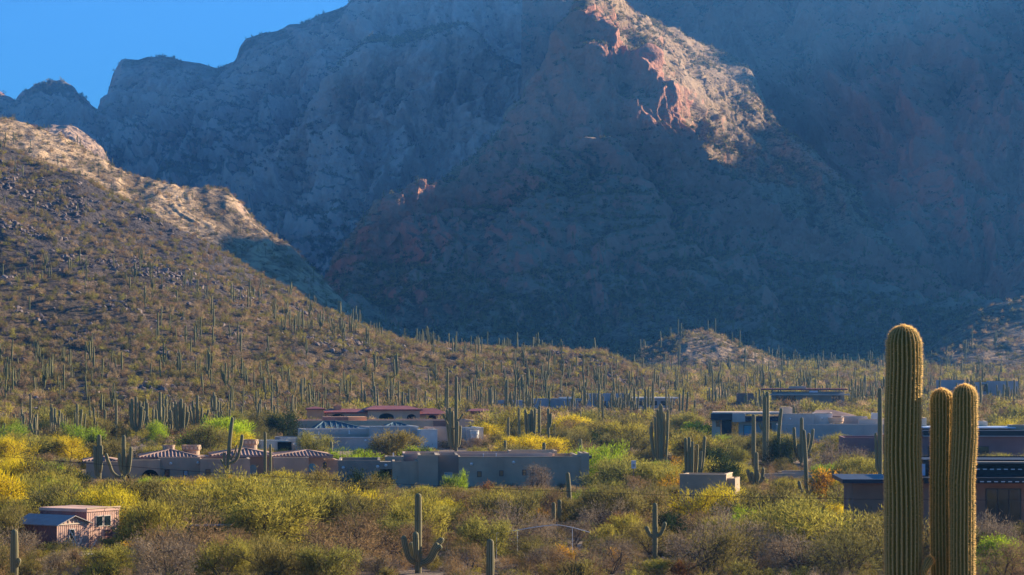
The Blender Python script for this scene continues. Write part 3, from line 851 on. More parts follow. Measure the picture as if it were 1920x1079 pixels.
# sunny ridge, knob, knolls
tiny = bush_protos(5, 110, ['olive', 'brown', 'olive', 'dark', 'tan'], 0.55, 0.16, 400)
mt = bush_protos(5, 60, ['dark', 'olive', 'dark', 'brown', 'olive'], 0.7, 0.26, 420)
pts = []
for (P, tt, rk), n in zip(SURF['ridge'], (5200, 500)): pts.append(surf_pts(P, n, rs))
p = np.concatenate(pts); s, r = rv(len(p), rs, 0.6, 1.5, (0.6, 1.0)); scatter('ridge_scrub', p, s, r, rs.integers(0, 5, len(p)), tiny, 'dry scrub dotting the sunlit ridge')
sag_scatter('ridge_saguaros', surf_pts(SURF['ridge'][0][0], 260, rs), rs, 'far saguaros on the sunlit ridge')
pts = []
for (P, tt, rk), n in zip(SURF['knoll'], (900, 1300)): pts.append(surf_pts(P, n, rs))
p = np.concatenate(pts); s, r = rv(len(p), rs, 0.6, 1.4, (0.6, 1.0)); scatter('knoll_scrub', p, s, r, rs.integers(0, 5, len(p)), tiny, 'scrub on the low knolls at the mountain foot')
sag_scatter('knoll_saguaros', np.concatenate([surf_pts(P, 50, rs) for P, _, _ in SURF['knoll']]), rs, 'saguaros on the low knolls', 0.7, 1.1)
wt = lambda c, up, px, py: np.clip((up - 0.45) * 2.5, 0.04, 1) * (0.12 + np.clip(2.2 * fbm(c[..., 0] / 50, c[..., 1] / 50, c[..., 2] / 50, 3) + 0.4, 0, 1))
pts = []
for (P, tt, rk), n in zip(SURF['mountain'], (34000, 22000)): pts.append(surf_pts(P, n, rs, wt))
p = np.concatenate(pts); s, r = rv(len(p), rs, 0.5, 1.7, (0.6, 1.0)); scatter('mountain_scrub', p, s, r, rs.integers(0, 5, len(p)), mt, 'dark scrub dotting the shaded mountain')
wt2 = lambda c, up, px, py: np.clip((up - 0.6) * 2.5, 0.0, 1) * np.clip((py - 150) / 300, 0.1, 1)
sag_scatter('mountain_saguaros', np.concatenate([surf_pts(SURF['mountain'][0][0], 900, rs, wt2), surf_pts(SURF['mountain'][1][0], 300, rs, wt2)]), rs, 'far saguaros on the shaded mountain', 0.6, 1.1, 1.3)
pts = []
for (P, tt, rk), n in zip(SURF['far_mountain'], (12000, 8000)): pts.append(surf_pts(P, n, rs, wt))
p = np.concatenate(pts); s, r = rv(len(p), rs, 1.4, 3.6, (0.6, 1.1)); scatter('far_scrub', p, s, r, rs.integers(0, 5, len(p)), mt, 'trees and scrub dotting the far mountain')

# the plain beyond the houses
pl_b = bush_protos(8, 700, ['yellowgreen', 'olive', 'olive', 'tan', 'brown', 'yellowgreen', 'grey', 'olive'], 0.32, 0.075, 500)
p = plain_pts(9900, 440, 1150)
hz = hill_z(p[:, 0], p[:, 1]); p = p[p[:, 2] > hz + 0.3]
n = len(p); s, r = rv(n, rs, 0.7, 2.3, (0.7, 1.1)); pk = rs.integers(0, 8, n)
BACK_SCRUB = [p, s, r, pk]
p = plain_pts(1500, 560, 1080)
hz = hill_z(p[:, 0], p[:, 1]); p = p[(p[:, 2] > hz + 0.3) & (fbm(p[:, 0] / 40, p[:, 1] / 40, Z0(p[:, 0]), 2) > -0.25)]
BACK_SAG = p
# ------------------------------------------------------------------ houses
def stucco(name, col, rough=0.9, amt=0.12):
    t = NT(name)
    n = t.noise(0.35, 4); n2 = t.noise(6.0, 3)
    lo = tuple(c * (1 - amt * 1.6) for c in col); hi = tuple(min(1, c * (1 + amt)) for c in col)
    streak = t.noise(0.8, 3, 0.6, stretch=(1, 1, 0.12))
    c = t.mix(t.ramp(n, [(0.3, 0.0), (0.7, 1.0)]), lo, hi)
    c = t.mix(t.ramp(streak, [(0.58, 0.0), (0.8, 0.35)]), c, tuple(q * 0.6 for q in col))
    return t.pbr(c, rough, t.bump(n2, 0.25, 0.03), 0.15)
def plain(name, col, rough=0.6, spec=0.3, metal=0.0):
    t = NT(name); n = t.noise(1.5, 3)
    return t.pbr(t.mix(t.ramp(n, [(0.35, 0.0), (0.7, 1.0)]), tuple(c * 0.85 for c in col), col), rough, None, spec, metal)
S = {
    'grey': stucco('stucco_grey', (0.44, 0.345, 0.235)), 'greydark': stucco('stucco_dark_grey', (0.27, 0.225, 0.175)),
    'tan': stucco('stucco_tan', (0.48, 0.335, 0.225)), 'tanlight': stucco('stucco_light_tan', (0.62, 0.41, 0.27)),
    'white': stucco('stucco_pale', (0.70, 0.67, 0.60)), 'palegrey': stucco('stucco_pale_grey', (0.46, 0.42, 0.37)),
    'mauve': stucco('stucco_mauve', (0.50, 0.36, 0.28)), 'orange': stucco('stucco_orange', (0.68, 0.36, 0.18)),
    'blue': stucco('stucco_blue_grey', (0.34, 0.35, 0.36)), 'purple': stucco('stucco_purple_brown', (0.30, 0.15, 0.135)),
    'brown': stucco('stucco_brown', (0.36, 0.18, 0.11)), 'beige': stucco('stucco_beige', (0.66, 0.49, 0.34)),
    'cream': stucco('cream_trim', (0.68, 0.50, 0.32)), 'wallgrey': stucco('garden_wall_grey', (0.42, 0.31, 0.20)),
    'roofgrey': stucco('flat_roof_gravel', (0.32, 0.27, 0.22)), 'roofwhite': stucco('flat_roof_pale', (0.66, 0.54, 0.44)),
}
M_TILE = stucco('clay_roof_tile', (0.35, 0.225, 0.17), 0.8, 0.3)
M_REDROOF = stucco('red_metal_roof', (0.26, 0.085, 0.07), 0.6, 0.2)
M_BLUEROOF = stucco('blue_metal_roof', (0.085, 0.15, 0.18), 0.7, 0.15)
M_FASCIA = plain('navy_fascia', (0.025, 0.035, 0.055), 0.5)
M_BLACK = plain('black_metal', (0.012, 0.013, 0.016), 0.5)
M_DARK = plain('opening_shade', (0.008, 0.009, 0.011), 0.9, 0.05)  # near-black colour in place of the shade inside openings
M_GLASS = plain('window_glass', (0.12, 0.38, 0.50), 0.12, 0.9)  # sky reflection put into the pane's base colour as blue
M_GLASSD = plain('dark_window_glass', (0.015, 0.03, 0.04), 0.08, 0.8)
M_AMBER = plain('amber_window', (0.34, 0.17, 0.06), 0.4, 0.4)
M_FRAME = plain('window_frame', (0.07, 0.06, 0.055), 0.6)
M_FRAMEL = plain('pale_window_frame', (0.55, 0.50, 0.44), 0.6)
M_LAMP = plain('white_lamp', (0.8, 0.8, 0.78), 0.4)
M_BRICK = stucco('brick_face', (0.30, 0.17, 0.13), 0.9, 0.3)
M_WHITE = plain('white_paint', (0.75, 0.74, 0.72), 0.5)
M_PANEL = plain('pale_blue_metal_roof', (0.50, 0.62, 0.78), 0.35, 0.5)
M_DOOR = plain('teal_door', (0.10, 0.36, 0.46), 0.4, 0.5)

def box_np(u0, u1, v0, v1, w0, w1, inset=0.0, sink=0.0):
    V = [(u0, v0, w0), (u1, v0, w0), (u1, v1, w0), (u0, v1, w0), (u0, v0, w1), (u1, v0, w1), (u1, v1, w1), (u0, v1, w1)]
    Fq = [(0, 3, 2, 1), (0, 1, 5, 4), (1, 2, 6, 5), (2, 3, 7, 6), (3, 0, 4, 7)]
    if inset > 0:
        i = min(inset, (u1 - u0) * 0.3, (v1 - v0) * 0.3)
        V += [(u0 + i, v0 + i, w1), (u1 - i, v0 + i, w1), (u1 - i, v1 - i, w1), (u0 + i, v1 - i, w1)]
        V += [(u0 + i, v0 + i, w1 - sink), (u1 - i, v0 + i, w1 - sink), (u1 - i, v1 - i, w1 - sink), (u0 + i, v1 - i, w1 - sink)]
        Fq += [(4, 5, 9, 8), (5, 6, 10, 9), (6, 7, 11, 10), (7, 4, 8, 11), (8, 9, 13, 12), (9, 10, 14, 13), (10, 11, 15, 14), (11, 8, 12, 15), (12, 13, 14, 15)]
    else: Fq.append((4, 5, 6, 7))
    return np.array(V, float), np.array(Fq)

HOUSES = []
class House:
    def __init__(s, name, label, cat, pxc, d, yaw=0.0, clear=(), group=None, dz=0.0):
        s.pxc, s.d, s.s = pxc, d, d / FPX
        x = wx(pxc, d); s.z = gz(x, d) + dz; s.x = x
        s.o = empty(name, (x, d, s.z), math.radians(yaw)); tag(s.o, label, cat, group)
        s.yaw = math.radians(yaw); s.fp = []; s.clear = clear; s.label = label
        HOUSES.append(s)
    def u(s, px): return (px - s.pxc) * s.s / max(0.3, math.cos(s.yaw))
    def w(s, py, v=0.0): return (HZ - py) * (s.d + v) / FPX - s.z
    def put(s, name, V, F, mat, parent=None, smooth=False, label=None, quads=True, kind=None):
        me = mesh_np(name, V, F if quads else None, None if quads else F, mats=[mat], smooth=smooth)
        o = link(name, me, parent or s.o)
        if label: o['label'] = label
        if kind: o['kind'] = kind
        return o
    def block(s, px0, px1, ytop, mat, v=0.0, deep=7.0, ybot=None, name='wall', roof=True, label=None, coping=None, inset=0.3, sink=0.45, parent=None):
        k = (s.d + v) / s.d
        u0, u1 = s.u(px0) * k, s.u(px1) * k
        w1 = s.w(ytop, v); w0 = -2.0 if ybot is None else s.w(ybot, v)
        V, F = box_np(u0, u1, v, v + deep, w0, w1, inset if roof else 0, sink)
        o = s.put(name, V, F, mat, label=label, parent=parent)
        if ybot is None: s.fp.append((u0, u1, v, v + deep))
        if coping is not None:
            V, F = box_np(u0 - 0.04, u1 + 0.04, v - 0.04, v + 0.26, w1 + 0.003, w1 + 0.09)
            s.put('coping', V, F, coping, parent=o)
            V, F = box_np(u1 - 0.26, u1 + 0.042, v + 0.263, v + deep + 0.04, w1 + 0.003, w1 + 0.088)
            s.put('coping', V, F, coping, parent=o)
        return o
    def window(s, px0, px1, y0, y1, glass=None, v=0.0, frame=None, name='window', mull=0, label=None):
        k = (s.d + v) / s.d
        u0, u1, w0, w1 = s.u(px0) * k, s.u(px1) * k, s.w(y1, v), s.w(y0, v); t = min(0.09, (u1 - u0) * 0.15)
        V = []; F = []; n = 0
        for b in ((u0 - t, u1 + t, w1, w1 + t), (u0 - t, u1 + t, w0 - t, w0), (u0 - t, u0, w0, w1), (u1, u1 + t, w0, w1)):
            a, q = box_np(b[0], b[1], v - 0.07, v + 0.02, b[2], b[3]); V.append(a); F.append(q + n); n += 8
        for m in range(mull):
            um = u0 + (u1 - u0) * (m + 1) / (mull + 1)
            a, q = box_np(um - t / 2, um + t / 2, v - 0.06, v - 0.02, w0, w1); V.append(a); F.append(q + n); n += 8
        f = s.put(name, np.concatenate(V), np.concatenate(F), frame or M_FRAME, label=label)
        a, q = box_np(u0, u1, v - 0.025, v + 0.01, w0, w1)
        s.put('pane', a, q, glass or M_GLASS, parent=f)
        return f
    def arch(s, px0, px1, ytop, ybot, mat, v=0.0, name='archway', out=0.03, frame=None):
        k = (s.d + v) / s.d
        u0, u1, w0, w1 = s.u(px0) * k, s.u(px1) * k, s.w(ybot, v), s.w(ytop, v)
        r = (u1 - u0) / 2; rh = min(r, (w1 - w0) * 0.6); c = (u0 + u1) / 2
        pr = [(u0, w0), (u1, w0)] + [(c + r * math.cos(a), w1 - rh + rh * math.sin(a)) for a in np.linspace(0, math.pi, 11)]
        n = len(pr)
        V = [(a, v - out, b) for a, b in pr] + [(a, v + 0.1, b) for a, b in pr] + [(c, v - out, (w0 + w1) / 2)]
        F = [(k2, (k2 + 1) % n, 2 * n) for k2 in range(n)]
        for k2 in range(n):
            a, b = k2, (k2 + 1) % n; F += [(a, n + a, b), (b, n + a, n + b)]
        o = s.put(name, np.array(V), np.array(F), mat, quads=False)
        if frame is not None:
            V = []; F = []
            for k2, (a, b) in enumerate(pr[1:] + [pr[0]]):
                q = 1.12
                V += [(c + (a - c) * q, v - out - 0.03, w0 + (b - w0) * 1.06), (a, v - out - 0.03, b)]
            m = len(V) // 2
            F = [(2 * i, 2 * i + 2, 2 * i + 3, 2 * i + 1) for i in range(m - 1)]
            V2 = [(a, b + 0.05, c2) for a, b, c2 in V]
            F += [tuple(2 * m + t for t in f) for f in F]
            s.put('frame', np.array(V + V2), np.array(F), frame, parent=o)
        return o
    def lamp(s, px, py, v=0.0):
        k = (s.d + v) / s.d; u = s.u(px) * k; w = s.w(py, v)
        th = np.linspace(0, 2 * np.pi, 9)[:-1]
        V = [(u, v - 0.28, w + 0.02)]
        for r, dv, dw in ((0.14, -0.24, 0.0), (0.20, -0.12, -0.06), (0.2, 0.0, -0.08)):
            V += [(u + r * math.cos(t), v + dv, w + dw + r * 0.9 * math.sin(t)) for t in th]
        F = [(0, 1 + k2, 1 + (k2 + 1) % 8) for k2 in range(8)]
        for ring in range(2):
            for k2 in range(8):
                a = 1 + ring * 8 + k2; b = 1 + ring * 8 + (k2 + 1) % 8
                F += [(a, a + 8, b), (b, a + 8, b + 8)]
        s.put('wall_lamp', np.array(V), np.array(F), M_LAMP, quads=False, smooth=True)
    def hip(s, px0, px1, yeave, pxp, ypeak, mat, v=0.0, deep=8.0, tiles=None, ridge=0.0, thick=0.25, name='roof', pitch=0.46, label=None):
        """hipped roof; tiles are half-round rows that run down each slope"""
        k = (s.d + v) / s.d
        u0, u1, up = s.u(px0) * k, s.u(px1) * k, s.u(pxp) * k
        we = s.w(yeave, v); vm = v + deep / 2
        wp = (HZ - ypeak) * (s.d + vm) / FPX - s.z
        ra, rb = up - ridge / 2, up + ridge / 2
        V = np.array([(u0, v, we), (u1, v, we), (u1, v + deep, we), (u0, v + deep, we), (ra, vm, wp), (rb, vm, wp),
             (u0, v, we - thick), (u1, v, we - thick), (u1, v + deep, we - thick), (u0, v + deep, we - thick)], float)
        Ft = [(0, 1, 5), (0, 5, 4), (1, 2, 5), (2, 3, 4), (2, 4, 5), (3, 0, 4), (6, 7, 1), (6, 1, 0), (7, 8, 2), (7, 2, 1), (8, 9, 3), (8, 3, 2), (9, 6, 0), (9, 0, 3), (6, 9, 8), (6, 8, 7)]
        o = s.put(name, V, np.array(Ft), mat, quads=False, label=label)
        if tiles is not None:
            TV = []; TF = []; n = 0
            def row(p, q, r=0.095):
                nonlocal n
                p = np.array(p); q = np.array(q); t = q - p; L = np.linalg.norm(t)
                if L < 0.3: return
                t /= L; side = np.cross(t, [0, 0, 1]); side /= np.linalg.norm(side) + 1e-9; nn = np.cross(side, t)
                ring = [side * r * math.cos(a) + nn * r * math.sin(a) for a in np.linspace(0, math.pi, 5)]
                for e in (p - t * 0.08, q):
                    for g in ring: TV.append(e + g)
                for k2 in range(4): TF.append((n + k2, n + k2 + 1, n + 6 + k2, n + 5 + k2))
                n += 10
            A = V[:6]
            for (a, b, c, d2) in ((0, 1, 4, 5), (1, 2, 5, 5), (2, 3, 5, 4), (3, 0, 4, 4)):
                E0, E1, R0, R1 = A[a], A[b], A[c], A[d2]
                L = np.linalg.norm(E1 - E0); m = int(L / pitch); e = (E1 - E0) / L
                h0 = np.dot(R0 - E0, e); h1 = np.dot(R1 - E0, e)
                upv = (R0 - E0) - e * h0
                for k2 in range(1, m):
                    t = k2 / m * L
                    f = 1.0 if h0 <= t <= h1 else (t / h0 if t < h0 else (L - t) / max(1e-6, L - h1))
                    p = E0 + e * t
                    row(p, p + upv * min(1, f))
            r2 = 0.16
            for a, b in ((0, 4), (1, 5), (2, 5), (3, 4)): row(A[a], A[b], r2)
            if ridge > 0.3: row(A[4], A[5], r2)
            s.put('roof_tiles', np.array(TV), np.array(TF), tiles, parent=o, smooth=True, kind='stuff')
        return o
    def ring(s, px0, px1, ytop, ybot, mat, v=0.0, teeth=0, name='chimney', capm=None, squash=1.0):
        """round or square-set tower with a toothed rim"""
        k = (s.d + v) / s.d; c = (s.u(px0) + s.u(px1)) / 2 * k; r = (s.u(px1) - s.u(px0)) / 2 * k
        w0, w1 = s.w(ybot, v), s.w(ytop, v); N = 20
        V = []; F = []
        prof = [(0.90, w0), (0.90, w1 - 0.75), (1.0, w1 - 0.6), (1.0, w1 - 0.15), (1.04, w1 - 0.12), (1.04, w1), (0.85, w1), (0.85, w1 - 0.3)]
        for q, w in prof: V += [(c + r * q * math.cos(t), v + r + r * q * squash * math.sin(t), w) for t in np.arange(N) / N * 2 * np.pi]
        for i in range(len(prof) - 1):
            for j in range(N): F.append((i * N + j, i * N + (j + 1) % N, (i + 1) * N + (j + 1) % N, (i + 1) * N + j))
        o = s.put(name, np.array(V), np.array(F), mat)
        for tt in range(teeth):
            a = tt / teeth * 2 * math.pi
            V, F = box_np(-0.14, 0.14, r * 1.0, r * 1.06, w1 - 0.55, w1 - 0.2)
            cs, sn = math.cos(a), math.sin(a)
            V = np.stack([c + V[:, 0] * cs - V[:, 1] * sn, v + r + V[:, 0] * sn + V[:, 1] * cs, V[:, 2]], -1)
            s.put('brick', V, F, S['cream'], parent=o)
        return o

# grey stucco house in the middle
h = House('stucco_house', 'long dark grey flat-roofed stucco house behind scrub, centre of the photo', 'house', 870, 288, 3, clear=[(635, 1105, 845, 912)])
h.block(635, 713, 863, S['greydark'], deep=10); h.block(713, 736, 866, S['greydark'], ybot=880, deep=2.5, name='lintel', roof=False)
h.block(713, 736, 866, M_DARK, v=2.6, deep=2, name='porch_recess')  # back of the recess near-black: its shade is in the colour
h.block(736, 784, 865, S['grey'], deep=10); h.block(784, 821, 853.5, S['grey'], v=-0.6, deep=9, name='wall', label='tall projecting grey stucco wall block')
h.block(821, 860, 853.5, S['greydark'], v=0.8, deep=9); h.block(860, 1090, 858, S['grey'], v=0, deep=14, coping=S['grey'])
h.block(1090, 1105, 850.5, S['grey'], v=-0.4, deep=6, name='pier')
h.block(760, 1040, 850, S['mauve'], v=9, deep=7, ybot=868, name='upper_wall'); h.block(960, 1050, 846, S['grey'], v=10.5, deep=5, ybot=868, name='upper_wall')
h.block(1018, 1045, 850, S['beige'], v=10.3, deep=0.3, ybot=856, name='skylight', roof=False)
h.block(725, 760, 856, S['grey'], v=6, deep=3, ybot=866, name='parapet'); h.block(740, 742.5, 849, M_LAMP, v=6.5, deep=0.15, ybot=857, name='vent_pipe', roof=False)
h.block(910, 911.5, 851, M_LAMP, v=8.7, deep=0.15, ybot=860, name='vent_pipe', roof=False); h.block(934, 935.5, 850, M_LAMP, v=8.7, deep=0.15, ybot=860, name='vent_pipe', roof=False)
h.window(834.5, 847.5, 887, 896, v=0.8, frame=M_FRAMEL); h.window(689, 697, 895.5, 902, frame=M_FRAMEL)
for a, b, y0, y1 in ((895.5, 902, 885, 894), (937, 943, 883.5, 892.5), (980, 986, 882, 891)): h.window(a, b, y0, y1, M_AMBER)
for a, b in ((644.5, 876), (708.5, 874), (884, 869.5), (963, 866.5)): h.lamp(a, b)
h.lamp(724, 871.5); h.block(1105, 1110, 856, M_FASCIA, v=0, deep=3, ybot=861, name='canopy', roof=False)

# tan house with clay tile roofs, left
h = House('tile_roof_house', 'tan stucco house with striped clay tile hip roofs, left of the grey house', 'house', 400, 303, 9, clear=[(180, 620, 838, 892)])
h.block(168, 250, 866, S['tan'], deep=8, coping=S['cream']); h.block(246, 302, 863, S['tan'], v=-0.5, deep=9, coping=S['cream']); h.block(300, 376, 858.5, S['tan'], v=0.4, deep=9, coping=S['tanlight'])
h.block(375, 467, 862, S['tan'], v=-1.2, deep=7, coping=S['cream']); h.block(466, 512, 855, S['tan'], v=4, deep=8, roof=False); h.block(510, 606, 857.5, S['tan'], v=3, deep=8, roof=False)
h.block(512, 577, 860, S['tan'], v=1.2, deep=3, coping=S['cream']); h.block(606, 634, 864, S['tan'], v=4, deep=6)
h.block(335, 470, 856, S['tan'], v=6, deep=6, roof=False)
h.hip(266, 374, 857, 323, 843.5, M_TILE, v=3.5, deep=9, tiles=M_TILE); h.hip(398, 516, 854.5, 462, 842, M_TILE, v=3.2, deep=9.5, tiles=M_TILE); h.hip(508, 623, 856.5, 579, 846, M_TILE, v=2.2, deep=9.5, tiles=M_TILE)
h.hip(163, 224, 864, 196, 856, M_TILE, v=3, deep=7, tiles=M_TILE)
h.ring(312, 334, 834.5, 850, S['tan'], v=9, teeth=8, capm=None); h.ring(348, 382, 835, 853, S['tan'], v=10, teeth=14); h.ring(457, 488, 825, 850, S['tan'], v=10, teeth=14)
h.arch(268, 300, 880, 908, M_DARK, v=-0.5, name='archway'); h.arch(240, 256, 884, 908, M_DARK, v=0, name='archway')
h.window(312, 319, 881, 897, M_GLASSD, v=0.4, label='tall narrow dark window'); h.window(386, 393, 881, 897, M_AMBER, v=-1.2); h.window(346, 353, 883, 891, M_GLASS, v=0.4)
h.arch(577.5, 591, 870, 886, M_GLASS, v=3, name='window', frame=S['tanlight']); h.arch(468, 482, 872, 890, M_GLASS, v=4, name='window', frame=S['tanlight'])
h.arch(604, 612, 867, 880, M_GLASSD, v=3.0, name='window', frame=S['tanlight'])
h.lamp(322, 868, 0.4); h.lamp(372, 867, 0.4)

# pale modern house behind
h = House('modern_house', 'pale blue-grey modern flat-roofed house with a bright white wall panel, behind the tile-roofed house', 'house', 700, 384, 14, clear=[(490, 910, 804, 838)])
h.block(486, 540, 826, S['white'], v=-2, deep=8, coping=S['white']); h.block(520, 545, 828, M_DARK, v=-2.4, deep=0.3, ybot=846, name='shade_panel', roof=False)  # solid near-black panel before the wall, shade put in as colour
h.block(540, 700, 821, S['palegrey'], v=0, deep=12, coping=S['white']); h.block(584, 697, 805, S['palegrey'], v=3, deep=9, coping=S['white'], name='upper_wall'); h.block(584, 697, 813.5, S['palegrey'], v=2.7, deep=9, ybot=815, name='ledge', roof=False)
h.block(697, 788, 801, S['palegrey'], v=2, deep=9, coping=S['white']); h.block(786, 817, 807, S['white'], v=-1, deep=6, coping=S['white'], label='bright white stucco wall panel')
h.block(817, 866, 803, S['mauve'], v=2, deep=8); h.block(864, 909, 804, S['palegrey'], v=1.5, deep=8, coping=S['white']); h.block(875, 880, 806, S['palegrey'], v=0, deep=1, name='pillar', roof=False)
h.ring(880, 898, 809, 824, S['white'], v=-0.5, name='drum'); h.block(881, 897, 824, S['beige'], v=0.2, deep=1.2, name='drum_base', roof=False)
h.block(555, 600, 826, S['palegrey'], v=-0.8, deep=2)
for a, b, v in ((553, 831, -0.8), (545, 837, 0), (685, 826, 0), (779, 817, 2)): h.lamp(a, b, v)
h.window(700, 714, 833, 840, M_GLASSD, v=2); h.block(604, 606, 809, M_LAMP, v=2.5, deep=0.1, ybot=815, name='downspout', roof=False); h.block(660, 662, 807, M_LAMP, v=2.5, deep=0.1, ybot=814, name='downspout', roof=False)

# tan parapet house with blue metal hips
h = House('parapet_house', 'tan flat-parapet house with dark blue metal hip roofs, behind the pale modern house', 'house', 700, 432, 8, clear=[(555, 885, 782, 803)])
h.block(553, 890, 789, S['tanlight'], v=0, deep=14); h.block(610, 655, 782, M_BRICK, v=2, deep=5, ybot=792, name='brick_wall', roof=False); h.block(655, 689, 782, S['orange'], v=1.6, deep=5, ybot=789.2, name='wall', roof=False, label='sunlit orange stucco wall face')
h.block(812, 835, 789.5, M_BRICK, v=-0.3, deep=1, name='brick_panel', roof=False)
h.hip(583, 676, 804, 612, 790.5, M_BLUEROOF, v=-9, deep=7, ridge=2, tiles=M_BLUEROOF, pitch=0.9, label='dark blue metal hip roof'); h.block(590, 668, 804, S['palegrey'], v=-8, deep=5, roof=False)
h.hip(708, 775, 803, 737, 793.5, M_BLUEROOF, v=-9, deep=7, ridge=1, tiles=M_BLUEROOF, pitch=0.9); h.block(714, 770, 803, S['palegrey'], v=-8, deep=5, roof=False)

# red-roofed house
h = House('red_roof_house', 'low tan house with dark red roofs and arched porches below the hill', 'house', 710, 484, 6, clear=[(578, 835, 762, 782)])
h.block(612, 690, 773, S['tanlight'], v=2, deep=9, roof=False); h.block(690, 787, 767.5, S['tanlight'], v=0, deep=11, roof=False); h.block(785, 838, 777, S['orange'], v=1, deep=9, roof=False)
h.hip(606, 694, 773, 650, 766.5, M_REDROOF, v=1.4, deep=10, ridge=6); h.hip(684, 792, 768, 735, 761, M_REDROOF, v=-0.6, deep=12, ridge=7); h.hip(782, 842, 776.5, 806, 766, M_REDROOF, v=0.4, deep=10, ridge=3)
h.block(577, 608, 766, S['orange'], v=0, deep=5, label='sunlit orange corner tower wall'); h.hip(575, 610, 766.5, 592, 762, M_REDROOF, v=-0.4, deep=6)
h.block(629, 643, 760, S['orange'], v=5, deep=2.5, ybot=769, name='chimney')
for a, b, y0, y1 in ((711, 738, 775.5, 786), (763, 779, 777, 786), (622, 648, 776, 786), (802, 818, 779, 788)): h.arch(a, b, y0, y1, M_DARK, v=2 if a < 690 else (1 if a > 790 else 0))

h = House('garage', 'small dark red roofed building right of the red-roofed house', 'building', 900, 500, 4, clear=[(878, 925, 766, 772)])
h.block(880, 926, 771, S['brown'], deep=7, roof=False); h.hip(876, 930, 771, 900, 766.5, M_REDROOF, v=-0.5, deep=8, ridge=3)

# blue-grey house behind the saguaros
h = House('long_house', 'long low blue-grey house half hidden behind a stand of saguaros', 'house', 1100, 602, 5, clear=[(930, 1270, 741, 763)])
h.block(928, 982, 751, S['blue'], deep=9); h.window(940, 962, 759, 765, M_GLASS); h.block(942, 968, 757, M_FASCIA, v=-0.4, deep=0.6, ybot=759, name='fascia', roof=False)
h.block(1004, 1110, 748, S['blue'], v=1, deep=9, coping=S['white']); h.block(1054, 1078, 745, S['white'], v=2, deep=6, ybot=750, name='roof_box'); h.block(1108, 1186, 738.5, S['blue'], v=2, deep=10)
h.block(1184, 1268, 748, S['blue'], v=0, deep=9); h.block(1180, 1272, 745.5, S['white'], v=-0.8, deep=10, ybot=747.8, name='roof', roof=False)
h.block(1150, 1162, 752, M_DARK, v=1.9, deep=0.5, name='doorway', roof=False)
for a in (1196, 1218, 1240): h.window(a, a + 14, 753, 760, M_GLASSD)
for a in (1086, 1128): h.window(a, a + 9, 753, 761, M_GLASSD, v=1 if a < 1100 else 2)

# right mid house
h = House('flat_roof_house', 'grey and navy flat-roofed house with teal door and beige chimney, right of centre', 'house', 1480, 404, -6, clear=[(1335, 1655, 764, 812)])
h.block(1334, 1376, 776, M_FASCIA, v=-1, deep=9, ybot=788, name='fascia', roof=True); h.block(1374, 1398, 775.5, S['palegrey'], v=-1.2, deep=8, ybot=792); h.block(1396, 1466, 781, M_FASCIA, v=-1, deep=1.5, ybot=790.5, name='fascia', roof=False)
h.block(1336, 1462, 773.5, S['roofwhite'], v=0.6, deep=9, ybot=777, name='roof', roof=False)
h.block(1336, 1352, 789, S['beige'], v=0.5, deep=6, roof=False); h.window(1345, 1350, 791, 800, M_GLASSD, v=0.5)
h.block(1354, 1372, 789, M_BLACK, v=0.2, deep=6, name='garage_door', roof=False); h.block(1386, 1470, 790.5, S['palegrey'], v=0.4, deep=8, roof=False)
h.window(1396, 1410, 798.5, 818, M_DOOR, v=0.4, name='door', label='teal front door'); h.window(1432, 1446, 795, 815, M_GLASSD, v=0.4)
h.block(1462, 1486, 765.5, S['beige'], v=4, deep=3, ybot=779, name='chimney'); h.block(1464, 1484, 763.5, S['beige'], v=4.2, deep=2.4, ybot=764.8, name='chimney_cap', roof=False)
h.block(1464, 1527, 777, S['palegrey'], v=-0.5, deep=8, coping=S['palegrey']); h.block(1525, 1560, 776, S['white'], v=0.5, deep=8, coping=S['beige'])
h.ring(1552, 1581, 783.5, 794, S['tanlight'], v=-1.5, name='drum'); h.block(1578, 1625, 781.5, S['palegrey'], v=2, deep=6); h.block(1608, 1658, 787, S['roofwhite'], v=0, deep=6, coping=S['beige'])
h.block(1455, 1668, 796, S['palegrey'], v=-6, deep=5, name='courtyard_wall', label='long pale grey lower wall in front'); h.block(1632, 1645, 774.5, S['white'], v=4, deep=2, ybot=786, name='chimney')
h.hip(1520, 1606, 780, 1548, 769, M_TILE, v=14, deep=9, ridge=3, label='brown hip roof behind'); h.lamp(1481, 785, -0.5); h.lamp(1540, 784, 0.5)

h = House('slab_roof_house', 'far low house with a long rust-red slab roof, right of centre', 'house', 1490, 562, -5, clear=[(1383, 1590, 727, 750)])
h.block(1428, 1588, 729, M_REDROOF, v=-1.5, deep=12, ybot=732, name='roof', roof=False); h.block(1480, 1512, 724.5, S['beige'], v=3, deep=4, ybot=729, name='roof_box'); h.block(1448, 1582, 735, S['blue'], v=0, deep=9, roof=False)
h.block(1440, 1592, 739, S['palegrey'], v=-3, deep=2.5, ybot=741.5, name='canopy', roof=False); h.block(1382, 1414, 738, M_BRICK, v=0, deep=6)
for a in (1456, 1476, 1560): h.window(a, a + 14, 743, 753, M_GLASSD)
h.window(1516, 1532, 733.0, 736.5, M_PANEL, v=-3.2)

